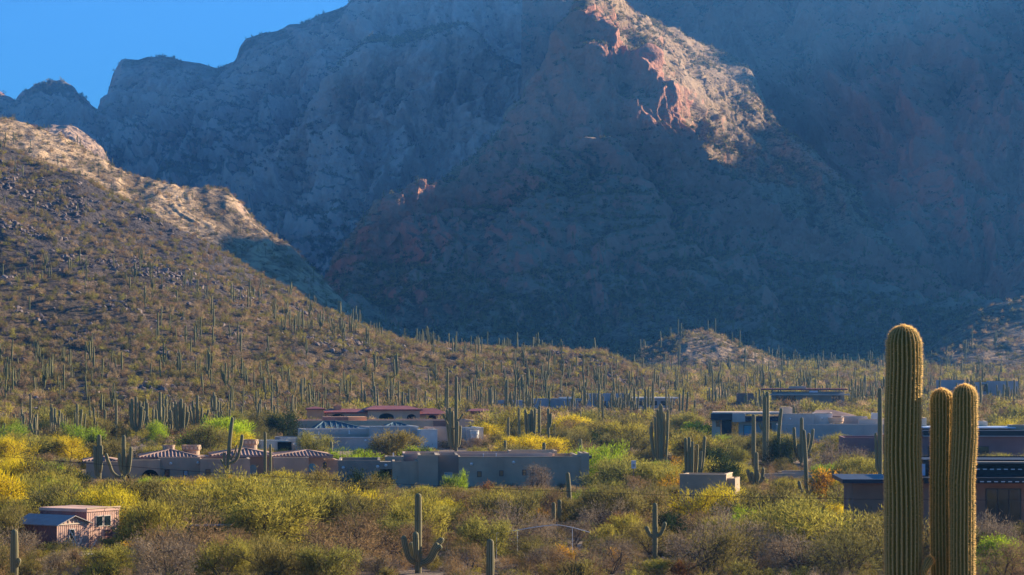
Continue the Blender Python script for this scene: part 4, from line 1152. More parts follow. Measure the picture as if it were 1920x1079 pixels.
# purple-brown house behind the near saguaro
h = House('purple_house', 'purple-brown stucco house with a pale blue metal roof, behind the tall near saguaro', 'house', 1740, 335, -4, clear=[(1600, 1655, 822, 850), (1740, 1920, 788, 850)])
h.block(1583, 1665, 821, S['purple'], deep=10); h.block(1660, 1930, 818, S['purple'], v=-1, deep=12, roof=False)
h.block(1728, 1925, 807.5, M_BLACK, v=-2, deep=12, ybot=818, name='fascia', roof=False); h.block(1728, 1925, 817.6, M_WHITE, v=-2.1, deep=0.1, ybot=818.4, name='trim', roof=False)
h.block(1735, 1905, 801.5, M_PANEL, v=2, deep=9, ybot=803.5, name='roof', roof=False, label='pale blue metal roof sheet'); h.block(1828, 1862, 790, S['beige'], v=9, deep=4, ybot=802, name='parapet'); h.block(1898, 1930, 797, S['grey'], v=3, deep=4, ybot=808, name='parapet')
h.block(1728, 1748, 784, S['beige'], v=8, deep=4, ybot=802, name='parapet')
for a in (1613, 1634): h.window(a, a + 17, 848, 866, S['purple'], name='garage_door', frame=M_FRAME)
h.window(1822, 1850, 838, 860, M_GLASSD, v=-1); h.window(1740, 1752, 838, 860, M_GLASSD, v=-1)
h.block(1868, 1940, 850, S['mauve'], v=-40, deep=5, ybot=862, name='parapet', label='low mauve roof parapet in front')

h = House('far_house', 'small far blue-grey house among saguaros, behind the near saguaro tips', 'house', 1830, 640, -4, clear=[(1765, 1850, 713, 730)])
h.block(1762, 1808, 713, S['blue'], deep=8); h.block(1806, 1860, 717, S['blue'], v=1, deep=8); h.window(1838, 1850, 721, 733, M_GLASSD, v=1)
h.block(1858, 1910, 715, S['blue'], v=2, deep=8)

# dark-roofed building at the right edge
h = House('dark_roof_house', 'brown house with black slab roofs at the right edge, behind the near saguaro', 'house', 1740, 205, -3, clear=[(1598, 1657, 900, 965), (1740, 1920, 862, 960)])
h.block(1600, 1760, 905, S['brown'], deep=9, roof=False); h.block(1578, 1760, 899.5, M_FASCIA, v=-1, deep=11, ybot=907, name='roof', roof=False)
h.block(1725, 1960, 906, S['brown'], v=0.5, deep=9, roof=False); h.block(1722, 1960, 862, M_BLACK, v=2.5, deep=9, ybot=876, name='upper_roof', roof=True, inset=0.2, sink=0.1)
h.block(1828, 1960, 866, S['roofgrey'], v=1.2, deep=6.5, ybot=869, name='roof_sheet', roof=False)
h.block(1724, 1958, 878, M_BLACK, v=1.2, deep=6, ybot=905, name='clerestory', roof=False); h.block(1722, 1962, 896, M_BLACK, v=-1.8, deep=11, ybot=906.5, name='roof', roof=False)
for y, v, a0 in ((880, 1.1, 1832), (903.3, -1.9, 1832)):
    for k in range(9): h.block(a0 + k * 13, a0 + k * 13 + 7, y - 0.9, M_WHITE, v=v, deep=0.09, ybot=y + 0.9, name='vent_strip', roof=False)
h.window(1850, 1912, 918, 985, M_GLASSD, v=0.5, mull=2, label='wide dark patio window'); h.window(1728, 1738, 870, 892, M_PANEL, v=1.2)

# garden walls
h = House('garden_wall', 'plain brown-grey stucco wall block in the scrub, right of the grey house', 'wall', 1330, 236, -12, clear=[(1275, 1325, 888, 912)])
h.block(1275, 1361, 891, S['wallgrey'], deep=5, coping=S['cream'], sink=0.2); h.block(1361, 1376, 897, S['wallgrey'], v=0.6, deep=4)
h = House('garden_wall', 'low pale wall with a cream coping among yellow bushes, right of the brown-grey wall block', 'wall', 1470, 300, -3, clear=[(1430, 1530, 882, 892)])
h.block(1425, 1490, 889.5, S['beige'], deep=0.5, coping=S['cream'], roof=False); h.block(1470, 1560, 884, S['beige'], v=4, deep=0.5, coping=S['cream'], roof=False)

# two pink sheds, left foreground
M_PINK = stucco('pink_plank', (0.66, 0.42, 0.32), 0.85, 0.2); M_PINKD = stucco('pink_plank_dark', (0.30, 0.14, 0.12), 0.85, 0.2)  # darker copy carries the shade of the side walls; also the door
M_SHEET = plain('grey_sheet_roof', (0.36, 0.33, 0.31), 0.95, 0.02); M_LUMBER = plain('pale_lumber', (0.66, 0.52, 0.38), 0.8)
def shed(name, label, px, d, yaw, W, D, H, peak=None, clear=(), mat=M_PINK, side=None):
    x, y, z = at(px, d); s_ = House(name, label, 'shed', px, d, 0, clear=clear)
    s_.o.rotation_euler = (0, 0, math.radians(yaw))
    def add(nm, u0, u1, v0, v1, w0, w1, m, par=None, lab=None):
        V, F = box_np(u0, u1, v0, v1, w0, w1); return s_.put(nm, V, F, m, parent=par, label=lab)
    body = add('wall', 0, W, 0, D, -0.5, H, mat)
    nb = int(W / 0.22)
    V = []; F = []; n = 0
    for k in range(nb + 1):
        u = k * W / nb; a, q = box_np(u - 0.03, u + 0.03, -0.018, 0.02, 0.0, H - 0.02); V.append(a); F.append(q + n); n += 8
    s_.put('battens', np.concatenate(V), np.concatenate(F), M_PINK, parent=body, kind='stuff')
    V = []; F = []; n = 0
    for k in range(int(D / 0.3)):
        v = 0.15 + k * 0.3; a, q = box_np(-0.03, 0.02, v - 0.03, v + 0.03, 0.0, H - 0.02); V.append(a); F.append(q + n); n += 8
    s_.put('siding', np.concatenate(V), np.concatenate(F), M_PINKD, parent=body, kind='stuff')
    a, q = box_np(-0.012, 0.0, 0, D, -0.5, H - 0.01); s_.put('side_wall', a, q, M_PINKD)  # side sheet darker than the front, its shade put into the colour
    s_.add = add
    return s_
sa = shed('shed', 'pink plank shed with a gable front and grey sheet roof, left foreground', 107, 192, 57, 3.6, 4.6, 2.35, clear=[(75, 158, 955, 1012)])
pk = 0.6; W, D, H = 3.6, 4.6, 2.35
V = np.array([(0, 0, H), (W, 0, H), (W / 2, 0, H + pk), (0, D, H), (W, D, H), (W / 2, D, H + pk)], float)
sa.put('gable', V, np.array([(0, 1, 2), (3, 5, 4)]), M_PINK, quads=False)
for sgn in (0, 1):
    u0, u1 = (-0.25, W / 2) if sgn == 0 else (W / 2, W + 0.25)
    z0, z1 = (H - 0.1, H + pk) if sgn == 0 else (H + pk, H - 0.1)
    V = []
    for v in (-0.3, D + 0.2):
        V += [(u0, v, z0), (u1, v, z1), (u1, v, z1 + 0.07), (u0, v, z0 + 0.07)]
    sa.put('roof', np.array(V), np.array([(0, 1, 2, 3), (4, 7, 6, 5), (0, 4, 5, 1), (1, 5, 6, 2), (2, 6, 7, 3), (3, 7, 4, 0)]), M_SHEET)
for k in range(5):
    u = W / 2 + (k - 2) * 0.5; sa.add('truss_strut', u - 0.04, u + 0.04, -0.06, -0.01, H + 0.02, H + pk - abs(k - 2) * 0.21 - 0.06, M_LUMBER)
sa.add('truss_strut', 0.1, W - 0.1, -0.07, -0.012, H - 0.05, H + 0.05, M_LUMBER)
w_ = sa.add('window', 1.35, 1.95, -0.06, 0.0, 1.0, 1.95, M_FRAMEL); sa.add('pane', 1.42, 1.88, -0.075, -0.062, 1.07, 1.88, M_GLASSD, w_)
sb = shed('shed', 'taller pink plank shed with flat roof and paired window, beside the gabled shed', 163, 197, 57, 3.8, 5.2, 3.1, clear=[(120, 212, 946, 1006)])
sb.add('parapet', -0.08, 3.88, -0.08, 5.28, 3.103, 3.35, M_PINK); sb.add('cornice', -0.14, 3.94, -0.14, 0.0, 3.353, 3.43, S['cream'])
for u in (1.0, 1.95):
    w_ = sb.add('window', u, u + 0.85, -0.06, 0.0, 1.85, 2.75, M_FRAMEL); sb.add('pane', u + 0.07, u + 0.78, -0.075, -0.062, 1.92, 2.68, M_GLASSD, w_)
sb.add('door', 2.1, 3.0, -0.05, 0.0, 0.0, 1.55, M_PINKD); sb.add('trim', 1.45, 1.55, -0.05, 0.0, 0.0, 1.8, M_PINK)
# rubble, boards, slab in front of the sheds
o = empty('lumber_pile', at(150, 190)); tag(o, 'pale lumber and boards leaning against the gabled pink shed', 'lumber')
rr = random.Random(4)
for k in range(9):
    L = rr.uniform(1.2, 2.4); a = rr.uniform(0.15, 0.8)
    V, F = box_np(-0.05, 0.05, -0.03, 0.03, 0, L)
    ob = link('board', mesh_np('board', V, F, mats=[M_LUMBER]), o); ob.location = (rr.uniform(-0.9, 0.9), rr.uniform(-0.6, 0.6), 0); ob.rotation_euler = (rr.uniform(-0.3, 0.3), a * rr.choice((-1, 1)), rr.uniform(0, 3))
o = empty('ground_slab', at(185, 187)); tag(o, 'pale blue-grey concrete slab strewn on the ground before the pink sheds', 'slab')
V, F = box_np(-2.6, 2.8, -1.6, 1.6, -0.2, 0.55); V[:, 2] += 0.12 * V[:, 0] * 0.5; link('slab', mesh_np('slab', V, F, mats=[S['palegrey']]), o)
V, F = box_np(-1.4, 2.6, -1.7, -1.55, 0.62, 0.72); link('board', mesh_np('board', V, F, mats=[M_LUMBER]), o)
# dark open ramada
o = empty('ramada', at(395, 196)); tag(o, 'dark flat-roofed open shelter half buried in scrub, right of the pink sheds', 'shelter')
V, F = box_np(-1.6, 1.6, -1, 1, 1.95, 2.03); link('roof', mesh_np('roof', V, F, mats=[M_BLACK]), o)
for u in (-1.5, 1.5):
    for v in (-0.9, 0.9):
        V, F = box_np(u - 0.05, u + 0.05, v - 0.05, v + 0.05, 0, 1.95); link('post', mesh_np('post', V, F, mats=[M_BLACK]), o)
# white pipe rail arching over the scrub
def tube_path(pts, r, sides=6):
    V, F = limb_tubes([(pts[k], pts[k + 1], r, r) for k in range(len(pts) - 1)], sides); return V, F
d0 = 186; x0, y0, z0 = at(1020, d0)
o = empty('pipe_rail', (x0, y0, z0)); tag(o, 'thin white arched pipe rail with posts standing in the scrub below the grey house', 'rail')
P2 = [(931, 1000), (950, 997.5), (970, 995), (988, 992), (1005, 989.5), (1022, 987.5), (1036, 986.4), (1048, 986.6), (1060, 988.4), (1074, 991.5), (1090, 996), (1108, 1001.5)]
pts = [(wx(a, d0) - x0, 0.15 * k, wz(b, d0) - z0) for k, (a, b) in enumerate(P2)]
V, F = tube_path(pts, 0.03); link('rail', mesh_np('rail', V, F, mats=[M_WHITE], smooth=True), o)
for k in (0, 2, 9):
    V, F = tube_path([(pts[k][0], pts[k][1], 0), pts[k]], 0.025); link('post', mesh_np('post', V, F, mats=[M_WHITE]), o)
# utility box
o = empty('utility_box', at(1188, 262)); tag(o, 'small white utility box on a post right of the grey stucco house', 'utility box')
zt = wz(865, 262) - at(1188, 262)[2]
V, F = box_np(-0.24, 0.24, -0.15, 0.15, zt - 0.8, zt); link('cabinet', mesh_np('cabinet', V, F, mats=[M_WHITE]), o)
V, F = box_np(-0.26, 0.26, -0.17, 0.17, zt + 0.003, zt + 0.06); link('lid', mesh_np('lid', V, F, mats=[M_WHITE]), o)
V, F = box_np(-0.14, 0.14, -0.165, -0.151, zt - 0.6, zt - 0.3); link('plate', mesh_np('plate', V, F, mats=[S['palegrey']]), o)
V, F = box_np(-0.05, 0.05, -0.05, 0.05, -0.2, zt - 0.803); link('post', mesh_np('post', V, F, mats=[M_RUST if False else S['brown']]), o)
# road cut
P2 = [(1110, 352, 2.6), (1096, 362, 3.0), (1080, 376, 3.2), (1058, 392, 3.2), (1030, 408, 3.2), (985, 420, 3.2)]
V = []
for k, (a, d, w) in enumerate(P2):
    for sg in (-1, 1):
        dd = d + sg * w; x = wx(a, d); V.append((x - sg * 1.0, dd, gz(x, dd) + 0.35))
n = len(P2); V += [(x, y, z - 1.6) for x, y, z in V]
F = [(2 * k, 2 * k + 1, 2 * k + 3, 2 * k + 2) for k in range(n - 1)] + [(2 * k, 2 * k + 2, 2 * n + 2 * k + 2, 2 * n + 2 * k) for k in range(n - 1)] + [(2 * k + 1, 2 * k + 3, 2 * n + 2 * k + 3, 2 * n + 2 * k + 1) for k in range(n - 1)]
tag(link('road', mesh_np('road', V, F, mats=[S['tanlight']])), kind='structure')
# wires between poles that stand outside the frame
def wire(pts, d, label, r=0.03):
    p = [(wx(a, d), d, wz(b, d)) for a, b in pts]
    xs = np.linspace(p[0][0], p[-1][0], 60)
    zz = np.polyval(np.polyfit([q[0] for q in p], [q[2] for q in p], 2), xs)
    V, F = tube_path([(xs[k], d + 0.04 * (xs[k] - xs[0]), zz[k]) for k in range(60)], r, 4)
    tag(link('power_line', mesh_np('power_line', V, F, mats=[M_BLACK])), label, 'power line')
wire([(-300, 828), (0, 855), (500, 897), (920, 918), (1280, 932), (1660, 940), (2200, 942)], 165, 'highest thin black power line sagging across the scrub in front of the houses', 0.014)
wire([(-300, 925), (0, 945), (500, 965), (900, 985), (1400, 1000), (2200, 1012)], 150, 'middle faint power line crossing the foreground scrub', 0.007)
wire([(-300, 965), (0, 985), (500, 1003), (900, 1018), (1400, 1028), (2200, 1035)], 150, 'lowest faint power line crossing the foreground scrub', 0.007)
# ------------------------------------------------------------------ the three near saguaro stems
def hero():
    d = 32.0
    x0 = wx(1700, d); z0 = gz(x0, d)
    o = empty('saguaro', (x0, d, z0))
    tag(o, 'very tall near saguaro with one thick column and two slimmer arms, right edge foreground', 'saguaro')
    rs = np.random.default_rng(9)
    def pt(px, py, dy=0.0): return (wx(px, d + dy) - x0, dy, wz(py, d + dy) - z0)
    main = ([(0.0, 0, -0.4), (0.0, 0, 1.2)] + [pt(1694, 1079), pt(1694, 950), pt(1692, 850), pt(1693, 760), pt(1695, 690), pt(1694, 640), pt(1694, 611)],
            [0.2, 0.23, 0.250, 0.252, 0.247, 0.240, 0.237, 0.229, 0.214], 24)
    zj = 1.6
    a1 = ([(0.1, 0.0, zj), (0.3, 0.06, zj - 0.02), (0.46, 0.1, zj + 0.18)] + [pt(1766, 1079, 0.1), pt(1764, 900, 0.1), pt(1766, 800, 0.1), pt(1766, 730, 0.1)],
          [0.09, 0.11, 0.13, 0.14, 0.148, 0.15, 0.148], 19)
    a2 = ([(0.1, -0.1, zj - 0.5), (0.45, -0.12, zj - 0.5), (0.72, -0.12, zj - 0.15)] + [pt(1804, 1079, -0.12), pt(1804, 900, -0.12), pt(1809, 810, -0.12), pt(1809, 722, -0.12)],
          [0.1, 0.13, 0.155, 0.165, 0.168, 0.168, 0.16], 20)
    bud = ([(0.15, -0.2, wz(1079, d) - z0 - 0.25)] + [pt(1733, 1068, -0.22), pt(1743, 1052, -0.2), pt(1748, 1046, -0.18)], [0.04, 0.045, 0.06, 0.06], 12)
    for nm, (path, rad, ribs) in (('trunk', main), ('arm', a1), ('arm', a2), ('arm', bud)):
        V, F, R = column(path, rad, ribs, 8, 0.155, 0.05, 8)
        # ribs waver a little and split here and there
        k = fbm(V[:, 0] * 3, V[:, 1] * 3, V[:, 2] * 1.5, 2)
        sw = 1 + 0.022 * fbm(V[:, 2] * 1.1 + len(nm) + V[:, 0] * 0.2, Z0(V[:, 2]) + ribs, Z0(V[:, 2]), 3)
        cx = np.repeat(V.reshape(-1, ribs * 8, 3).mean(1), ribs * 8, 0)
        V[:, :2] = cx[:, :2] + (V[:, :2] - cx[:, :2]) * sw[:, None]
        V[:, 0] += 0.009 * k; V[:, 1] += 0.006 * fbm(V[:, 0] * 9, V[:, 1] * 9, V[:, 2] * 5, 2)
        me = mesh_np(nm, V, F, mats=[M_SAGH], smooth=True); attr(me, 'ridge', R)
        part = link(nm, me, o)
        # spine clusters along every rib crest
        m = ribs * 8; rows = len(V) // m
        G = V.reshape(rows, m, 3)[:, ::8]
        cen = V.reshape(rows, m, 3).mean(1)[:, None]
        out = G - cen; ln = np.linalg.norm(out, axis=2, keepdims=True); out = out / (ln + 1e-6)
        zmin = wz(1079, d) - z0 - 0.5
        A = G.reshape(-1, 3); O = out.reshape(-1, 3)
        # two clusters per step so that they stand close
        tang = np.gradient(G, axis=0).reshape(-1, 3)
        A = np.concatenate([A, A + tang * 0.5]); O = np.concatenate([O, O])
        sel = A[:, 2] > zmin; A = A[sel]; O = O[sel]
        top = A[:, 2].max()
        tipk = np.clip((A[:, 2] - (top - 0.35)) / 0.35, 0, 1)
        A = np.repeat(A, 6, 0); O = np.repeat(O, 6, 0); tk = np.repeat(tipk, 6)
        O[:, 2] += tk * 0.3
        SV, SF, tn = slivers(A - O * 0.004, O, np.full(len(A), 0.032) + 0.004 * tk, np.full(len(A), 0.0034), rs, np.clip(0.5 + rs.normal(0, 0.2, len(A)), 0, 1), 0.75)
        sm = mesh_np('spines', SV, None, SF, mats=[M_SPINE]); attr(sm, 'tone', tn)
        s_ = link('spines', sm, part); s_['kind'] = 'stuff'
hero()

# ------------------------------------------------------------------ saguaros one can name
saguaro_thing(784, 925, 176, 'tall saguaro with six upturned arms, bottom centre foreground below the grey house', [(757, 1004, 0.12, -0.3), (770, 1018, 0.14, 0.7), (780, 996, 0.16, -0.75), (820, 1018, 0.12, 0.2), (828, 1023, 0.1, -0.35), (830, 1010, 0.13, 0.8)], dia=0.42)
saguaro_thing(1228, 943, 186, 'saguaro with two even arms raised at its sides, below the brown-grey wall block', [(1212, 987, 0.38, 0.1), (1247, 979, 0.40, 0.1)], dia=0.32)
saguaro_thing(919, 1011, 170, 'short thick armless saguaro at the bottom centre, right of the six-armed one', dia=0.45)
saguaro_thing(27, 993, 170, 'armless green saguaro with a small bud, bottom left corner of the photo', [(36, 1046, 0.28, -0.12, 0.7)], dia=0.44)
saguaro_thing(1068, 886, 236, 'tall armless saguaro in front of the right end of the grey house', dia=0.36, lean=0.25)
saguaro_thing(1049, 937, 228, 'short saguaro stub just left of the tall armless one, nearer to it', dia=0.32)
saguaro_thing(1038, 942, 226, 'short saguaro stub, the outer left of two beside the tall armless one', dia=0.32)
saguaro_thing(1418, 848, 286, 'saguaro with close upright arms standing at the low cream-capped wall', [(1401, 880, 0.06, -0.5), (1409, 885, 0.08, -0.3), (1431, 877, 0.08, 0.15), (1423, 887, 0.1, 0.5), (1434, 907, 0.03, 0.1, 0.6)], dia=0.4)
saguaro_thing(1512, 806, 262, 'tall slim saguaro with two low curved arms, left of the black slab roof', [(1498, 902, 0.08, 0.1), (1527, 899, 0.08, 0.1)], dia=0.36, lean=0.3)
saguaro_thing(1503, 783, 330, 'many-armed saguaro behind the slim two-armed one, near the grey courtyard wall', [(1489, 801, 0.2, 0.3), (1508, 808, 0.3, 0.3), (1524, 804, 0.25, -0.2), (1517, 812, 0.3, 0.3), (1496, 833, 0.15, -0.3)], dia=0.42)
saguaro_thing(1292, 820, 268, 'ragged cluster of thin saguaro stems above the brown-grey wall block', [(1286, 821, 0.2, 0.3), (1298, 828, 0.2, -0.4), (1308, 833, 0.2, 0.5), (1321, 818, 0.2, -0.3), (1303, 842, 0.2, 0.8), (1314, 845, 0.2, -0.6), (1282, 882, 0.1, 0.2)], dia=0.34)
big = [(1222, 792, 0.15, 0.5), (1228, 782, 0.15, -0.6), (1234, 768, 0.12, 0.9), (1240, 760, 0.1, -0.9), (1246, 775, 0.14, 0.6), (1252, 768, 0.14, -0.5), (1253, 786, 0.2, 0.7), (1219, 800, 0.2, -0.5), (1236, 785, 0.1, -1.1)]
saguaro_thing(1238, 757, 318, 'massive saguaro clump of ten upright stems, right of the curving road', big, dia=0.34)
saguaro_thing(1434, 742, 336, 'tall double saguaro in front of the navy fascia house', [(1439, 734, 0.1, 0.3, 0.95), (1424, 793, 0.5, -0.1, 0.6)], dia=0.5)
saguaro_thing(1413, 777, 322, 'single straight saguaro left of the tall double one, by the teal door', dia=0.46)
saguaro_thing(1458, 766, 330, 'bent slender saguaro right of the tall double one, by a dark green shrub', dia=0.4, lean=0.8)
saguaro_thing(232, 816, 296, 'candelabra saguaro with spreading arms in front of the tile-roofed house', [(199, 850, 0.10, -0.2), (245, 838, 0.16, 0.1), (225, 850, 0.2, -0.5), (240, 852, 0.2, 0.4)], dia=0.42)
saguaro_thing(186, 815, 296, 'tall twin-stemmed saguaro left of the candelabra one', [(178, 836, 0.1, 0.1, 0.9), (191, 835, 0.2, -0.4, 0.8)], dia=0.44)
saguaro_thing(427, 783, 294, 'leaning saguaro with drooping lower arms before the tan house wall', [(454, 815, 0.3, 0.2), (420, 848, 0.2, -0.4, 0.6), (413, 862, 0.25, 0.3, 0.6), (443, 835, 0.35, 0.5, 0.5)], dia=0.38, lean=0.9)
saguaro_thing(497, 810, 290, 'single thin saguaro in front of the right clay tile roofs', dia=0.3)
saguaro_thing(507, 833, 292, 'short thin saguaro right of the single thin one, at the tile roofs', dia=0.28)
saguaro_thing(621, 828, 330, 'short stout saguaro in front of the pale modern house', dia=0.36)
tallc = [(838, 768, 0.1, 0.4), (843, 765, 0.1, -0.4), (848, 771, 0.1, 0.9), (858, 790, 0.12, -0.7), (863, 798, 0.12, 0.5), (830, 776, 0.35, 0.1, 0.6), (869, 776, 0.45, 0.2, 0.6)]
saguaro_thing(855, 706, 362, 'tallest saguaro group with bare upper stem, right of the bright white panel', tallc, dia=0.42, lean=0.3)
saguaro_thing(839, 690, 400, 'very tall thin saguaro just behind the tallest saguaro group', dia=0.34)
saguaro_thing(947, 0 + 826, 330, 'small saguaro poking up behind the grey house roof', dia=0.34)
saguaro_thing(1020, 830, 322, 'stub of a saguaro behind the right end of the grey house', dia=0.4)
saguaro_thing(1088, 823, 306, 'bare brown saguaro stub beside the grey house pier', dia=0.4)
cl = [(985, 768, 0.1, 0.3), (991, 776, 0.1, -0.4), (996, 771, 0.1, 0.6), (1003, 766, 0.1, -0.2), (1001, 792, 0.2, 0.5)]
saguaro_thing(997, 768, 400, 'dense clump of upright saguaro stems left of the road', cl, dia=0.46)
saguaro_thing(973, 765, 395, 'single saguaro at the left of the dense clump by the road', dia=0.34)
saguaro_thing(953, 782, 390, 'shorter single saguaro further left of the dense clump', dia=0.34)
saguaro_thing(1011, 761, 405, 'tall single saguaro right of the dense clump by the road', dia=0.4)
saguaro_thing(1028, 766, 398, 'forked saguaro right of the clump, close to the road', [(1033, 775, 0.5, 0.1)], dia=0.38)
saguaro_thing(1040, 795, 396, 'low saguaro beside the pale road', dia=0.3)
saguaro_thing(1088, 770, 420, 'slim saguaro behind the bend of the road', dia=0.3)
saguaro_thing(1123, 738, 440, 'candelabra saguaro with wide low arms in front of the long house', [(1109, 768, 0.1, 0.2), (1131, 763, 0.15, 0.1)], dia=0.34)
saguaro_thing(1650, 728, 262, 'saguaro with one low arm hugging the left side of the near column', [(1642, 812, 0.25, 0.1, 0.6)], dia=0.4)
saguaro_thing(255, 744, 415, 'many-armed saguaro on the left slope above the candelabra one', [(243, 755, 0.2, 0.3), (248, 748, 0.2, -0.5), (262, 752, 0.2, 0.4), (267, 762, 0.2, -0.3), (270, 770, 0.2, 0.2)], dia=0.44)
saguaro_thing(300, 735, 405, 'tall branched saguaro above the left clay tile roof', [(292, 768, 0.3, 0.2), (308, 762, 0.3, -0.3), (312, 778, 0.3, 0.4)], dia=0.42)
saguaro_thing(340, 748, 410, 'fan-shaped saguaro with eight stems above the tile roofs', [(326, 764, 0.2, 0.2), (331, 758, 0.2, -0.4), (336, 752, 0.2, 0.6), (346, 756, 0.2, -0.5), (350, 763, 0.2, 0.3), (353, 772, 0.25, 0.1)], dia=0.42)
saguaro_thing(370, 741, 415, 'broad multi-stemmed saguaro right of the fan-shaped one', [(357, 770, 0.25, 0.2), (363, 762, 0.25, -0.5), (378, 765, 0.25, 0.4), (384, 774, 0.25, -0.2), (391, 768, 0.3, 0.1)], dia=0.42)
saguaro_thing(197, 769, 400, 'V-armed saguaro on the left slope behind the bright green tree', [(188, 793, 0.3, 0.2), (207, 794, 0.3, 0.1)], dia=0.36)
saguaro_thing(218, 750, 400, 'straight armless saguaro right of the V-armed one', dia=0.34)
for a, b, l in ((27, 776, 'leftmost thin'), (34, 783, 'second from left thin'), (41, 772, 'third from left'), (57, 740, 'tall pale'), (69, 778, 'short')):
    saguaro_thing(a, b, 430, l + ' saguaro in the row at the far left edge above yellow-green trees', group='row of saguaros at the far left edge', dia=0.34)

# stands of saguaros: individuals nobody could name one by one
MINE = [c for c in COL.objects if c.name.startswith('saguaro')]
rs = np.random.default_rng(77)
SAGC = [(748, 838, 926, 1079, 176), (1206, 1252, 945, 1045, 186), (910, 928, 1012, 1079, 170), (18, 40, 995, 1070, 170), (1030, 1076, 888, 975, 226), (1396, 1438, 850, 910, 286), (1492, 1532, 806, 934, 262),
        (1280, 1325, 822, 888, 268), (1216, 1256, 758, 845, 318), (196, 250, 818, 900, 296), (172, 194, 816, 897, 296), (408, 456, 785, 886, 294), (1406, 1462, 745, 835, 322), (1495, 1506, 785, 870, 330),
        (926, 1112, 984, 1004, 186), (120, 240, 1004, 1022, 187), (360, 432, 974, 990, 196), (1040, 1100, 806, 822, 352), (975, 1032, 762, 815, 398), (832, 868, 708, 820, 362), (1190 - 8, 1196, 864, 880, 262)]
def ok_clear(x, y, h, w, z, pad=4, soft=None):
    """does a plant here leave the house fronts in view, and not stand inside a house"""
    pxx = x / y * FPX + 960; hw = w / 2 / y * FPX; top = HZ - (z + h) / y * FPX
    for (a, b, t, bt, d) in SAGC:
        if y < d + 0.5 and a - hw < pxx < b + hw and top < bt: return False
    for H in HOUSES:
        dx = x - H.x; dy = y - H.d
        c, s_ = math.cos(-H.yaw), math.sin(-H.yaw)
        u, v = dx * c - dy * s_, dx * s_ + dy * c
        for f in H.fp:
            if f[0] - w * 0.4 < u < f[1] + w * 0.4 and f[2] - w * 0.5 < v < f[3] + w * 0.3: return False
        if y < H.d + 1:
            for (a, b, t, bt) in H.clear:
                if a - hw + pad < pxx < b + hw - pad and top < bt - (soft or 0) : return False
    return True
def region_name(px, d):
    if d > 520: return 'on the far flat below the shaded mountain'
    if px < 420: return 'on the lower slope behind the tile-roofed house'
    if px < 900: return 'at the hill foot behind the red-roofed house'
    if px < 1330: return 'around the long blue-grey house'
    if px < 1660: return 'behind the flat-roofed house'
    return 'behind the near saguaro columns'
cand = []
clumps = [(100, 400, 30, 9), (60, 415, 40, 8), (160, 410, 30, 6), (310, 420, 50, 12), (400, 430, 40, 8), (460, 440, 40, 8), (520, 455, 30, 6), (570, 560, 60, 9), (700, 570, 60, 10), (800, 540, 40, 10),
          (900, 560, 50, 12), (960, 540, 40, 12), (1060, 520, 40, 10), (1130, 545, 25, 12), (1150, 530, 20, 10), (1200, 500, 30, 10), (1270, 520, 30, 8), (1350, 600, 22, 16), (1420, 520, 20, 8), (1520, 470, 25, 6),
          (1600, 640, 60, 14), (1780, 560, 60, 14), (1850, 570, 50, 14), (1890, 600, 30, 12), (1700, 700, 120, 14), (1450, 720, 150, 16), (1250, 740, 120, 14), (1560, 560, 40, 6)]
for cx, cd, sp, n in clumps:
    for k in range(n):
        px = cx + rs.normal(0, sp * 0.6); d = cd + rs.normal(0, 14)
        if -20 < px < 1940: cand.append((px, d))
SAGL = []
n_sag = 0; budget = 300 - 46
for px, d in cand:
    if n_sag >= budget: break
    x = wx(px, d); z = gz(x, d)
    hz1 = hill_z(np.array([x]), np.array([d]))[0]
    if hz1 > z: z = float(hz1)
    sc = rs.uniform(0.5, 1.0)
    k = int(rs.choice([0, 0, 1, 2, 2, 8, 3, 4, 5, 6, 7, 9, 0, 2] if d > 480 else [0, 1, 8, 3, 4, 5, 6, 6, 7, 9, 6, 5]))
    me, h, kind = SAG_A[k]
    if d < 500 and not ok_clear(x, d, h * sc, 0.6, z): 
        if rs.random() < 0.8: continue
    if not ok_clear(x, d, 0.1, 0.6, z, pad=-999) and False: continue
    o = link('saguaro', me); o.location = (x, d, z); o.scale = (sc * 1.2, sc * 1.2, sc); o.rotation_euler = (rs.normal(0, .02), rs.normal(0, .02), rs.uniform(0, 6.28))
    look = {'spear': 'armless', 'one': 'one-armed', 'two': 'two-armed', 'few': 'branched', 'many': 'many-armed'}[kind]
    reg = region_name(px, d)
    tag(o, None, 'saguaro', 'saguaros standing %s' % reg)
    SAGL.append((px, d, o, look, 'short' if h * sc < 3.6 else ('tall' if h * sc > 5.6 else 'middling')))
    n_sag += 1
if len(BACK_SAG): sag_scatter('distant_saguaros', BACK_SAG, rs, 'the many small saguaros on the far flat', 0.6, 1.0, 1.2)

# ------------------------------------------------------------------ trees and bushes one can name
plant('palo_verde_tree', 'bright', 150, 372, 6, 4.2, 'vivid lime-green tree at the left, right of the saguaro row')
plant('palo_verde_tree', 'bright', 425, 372, 8, 5.5, 'vivid green spreading tree above the clay tile roofs')
plant('palo_verde_tree', 'bright', 395, 366, 6, 4.0, 'lower bright green tree left of the spreading one above the tile roofs')
plant('palo_verde_tree', 'olive', 120, 372, 6, 3.6, 'dull green tree left of the vivid lime-green one')
plant('palo_verde_tree', 'yellowgreen', 60, 345, 8, 4, 'yellow-green spreading tree at the far left edge')
plant('palo_verde_tree', 'yellow', 130, 345, 6, 3.6, 'yellow tree left of the twin-stemmed saguaro')
plant('palo_verde_tree', 'yellowgreen', 1150, 272, 7, 3.6, 'large pale green tree at the right end of the grey house')
plant('palo_verde_tree', 'yellowgreen', 1205, 276, 7, 3.7, 'pale green tree right of the utility box')
plant('palo_verde_tree', 'yellowgreen', 1240, 270, 5, 3.2, 'yellow-green tree left of the ragged saguaro cluster')
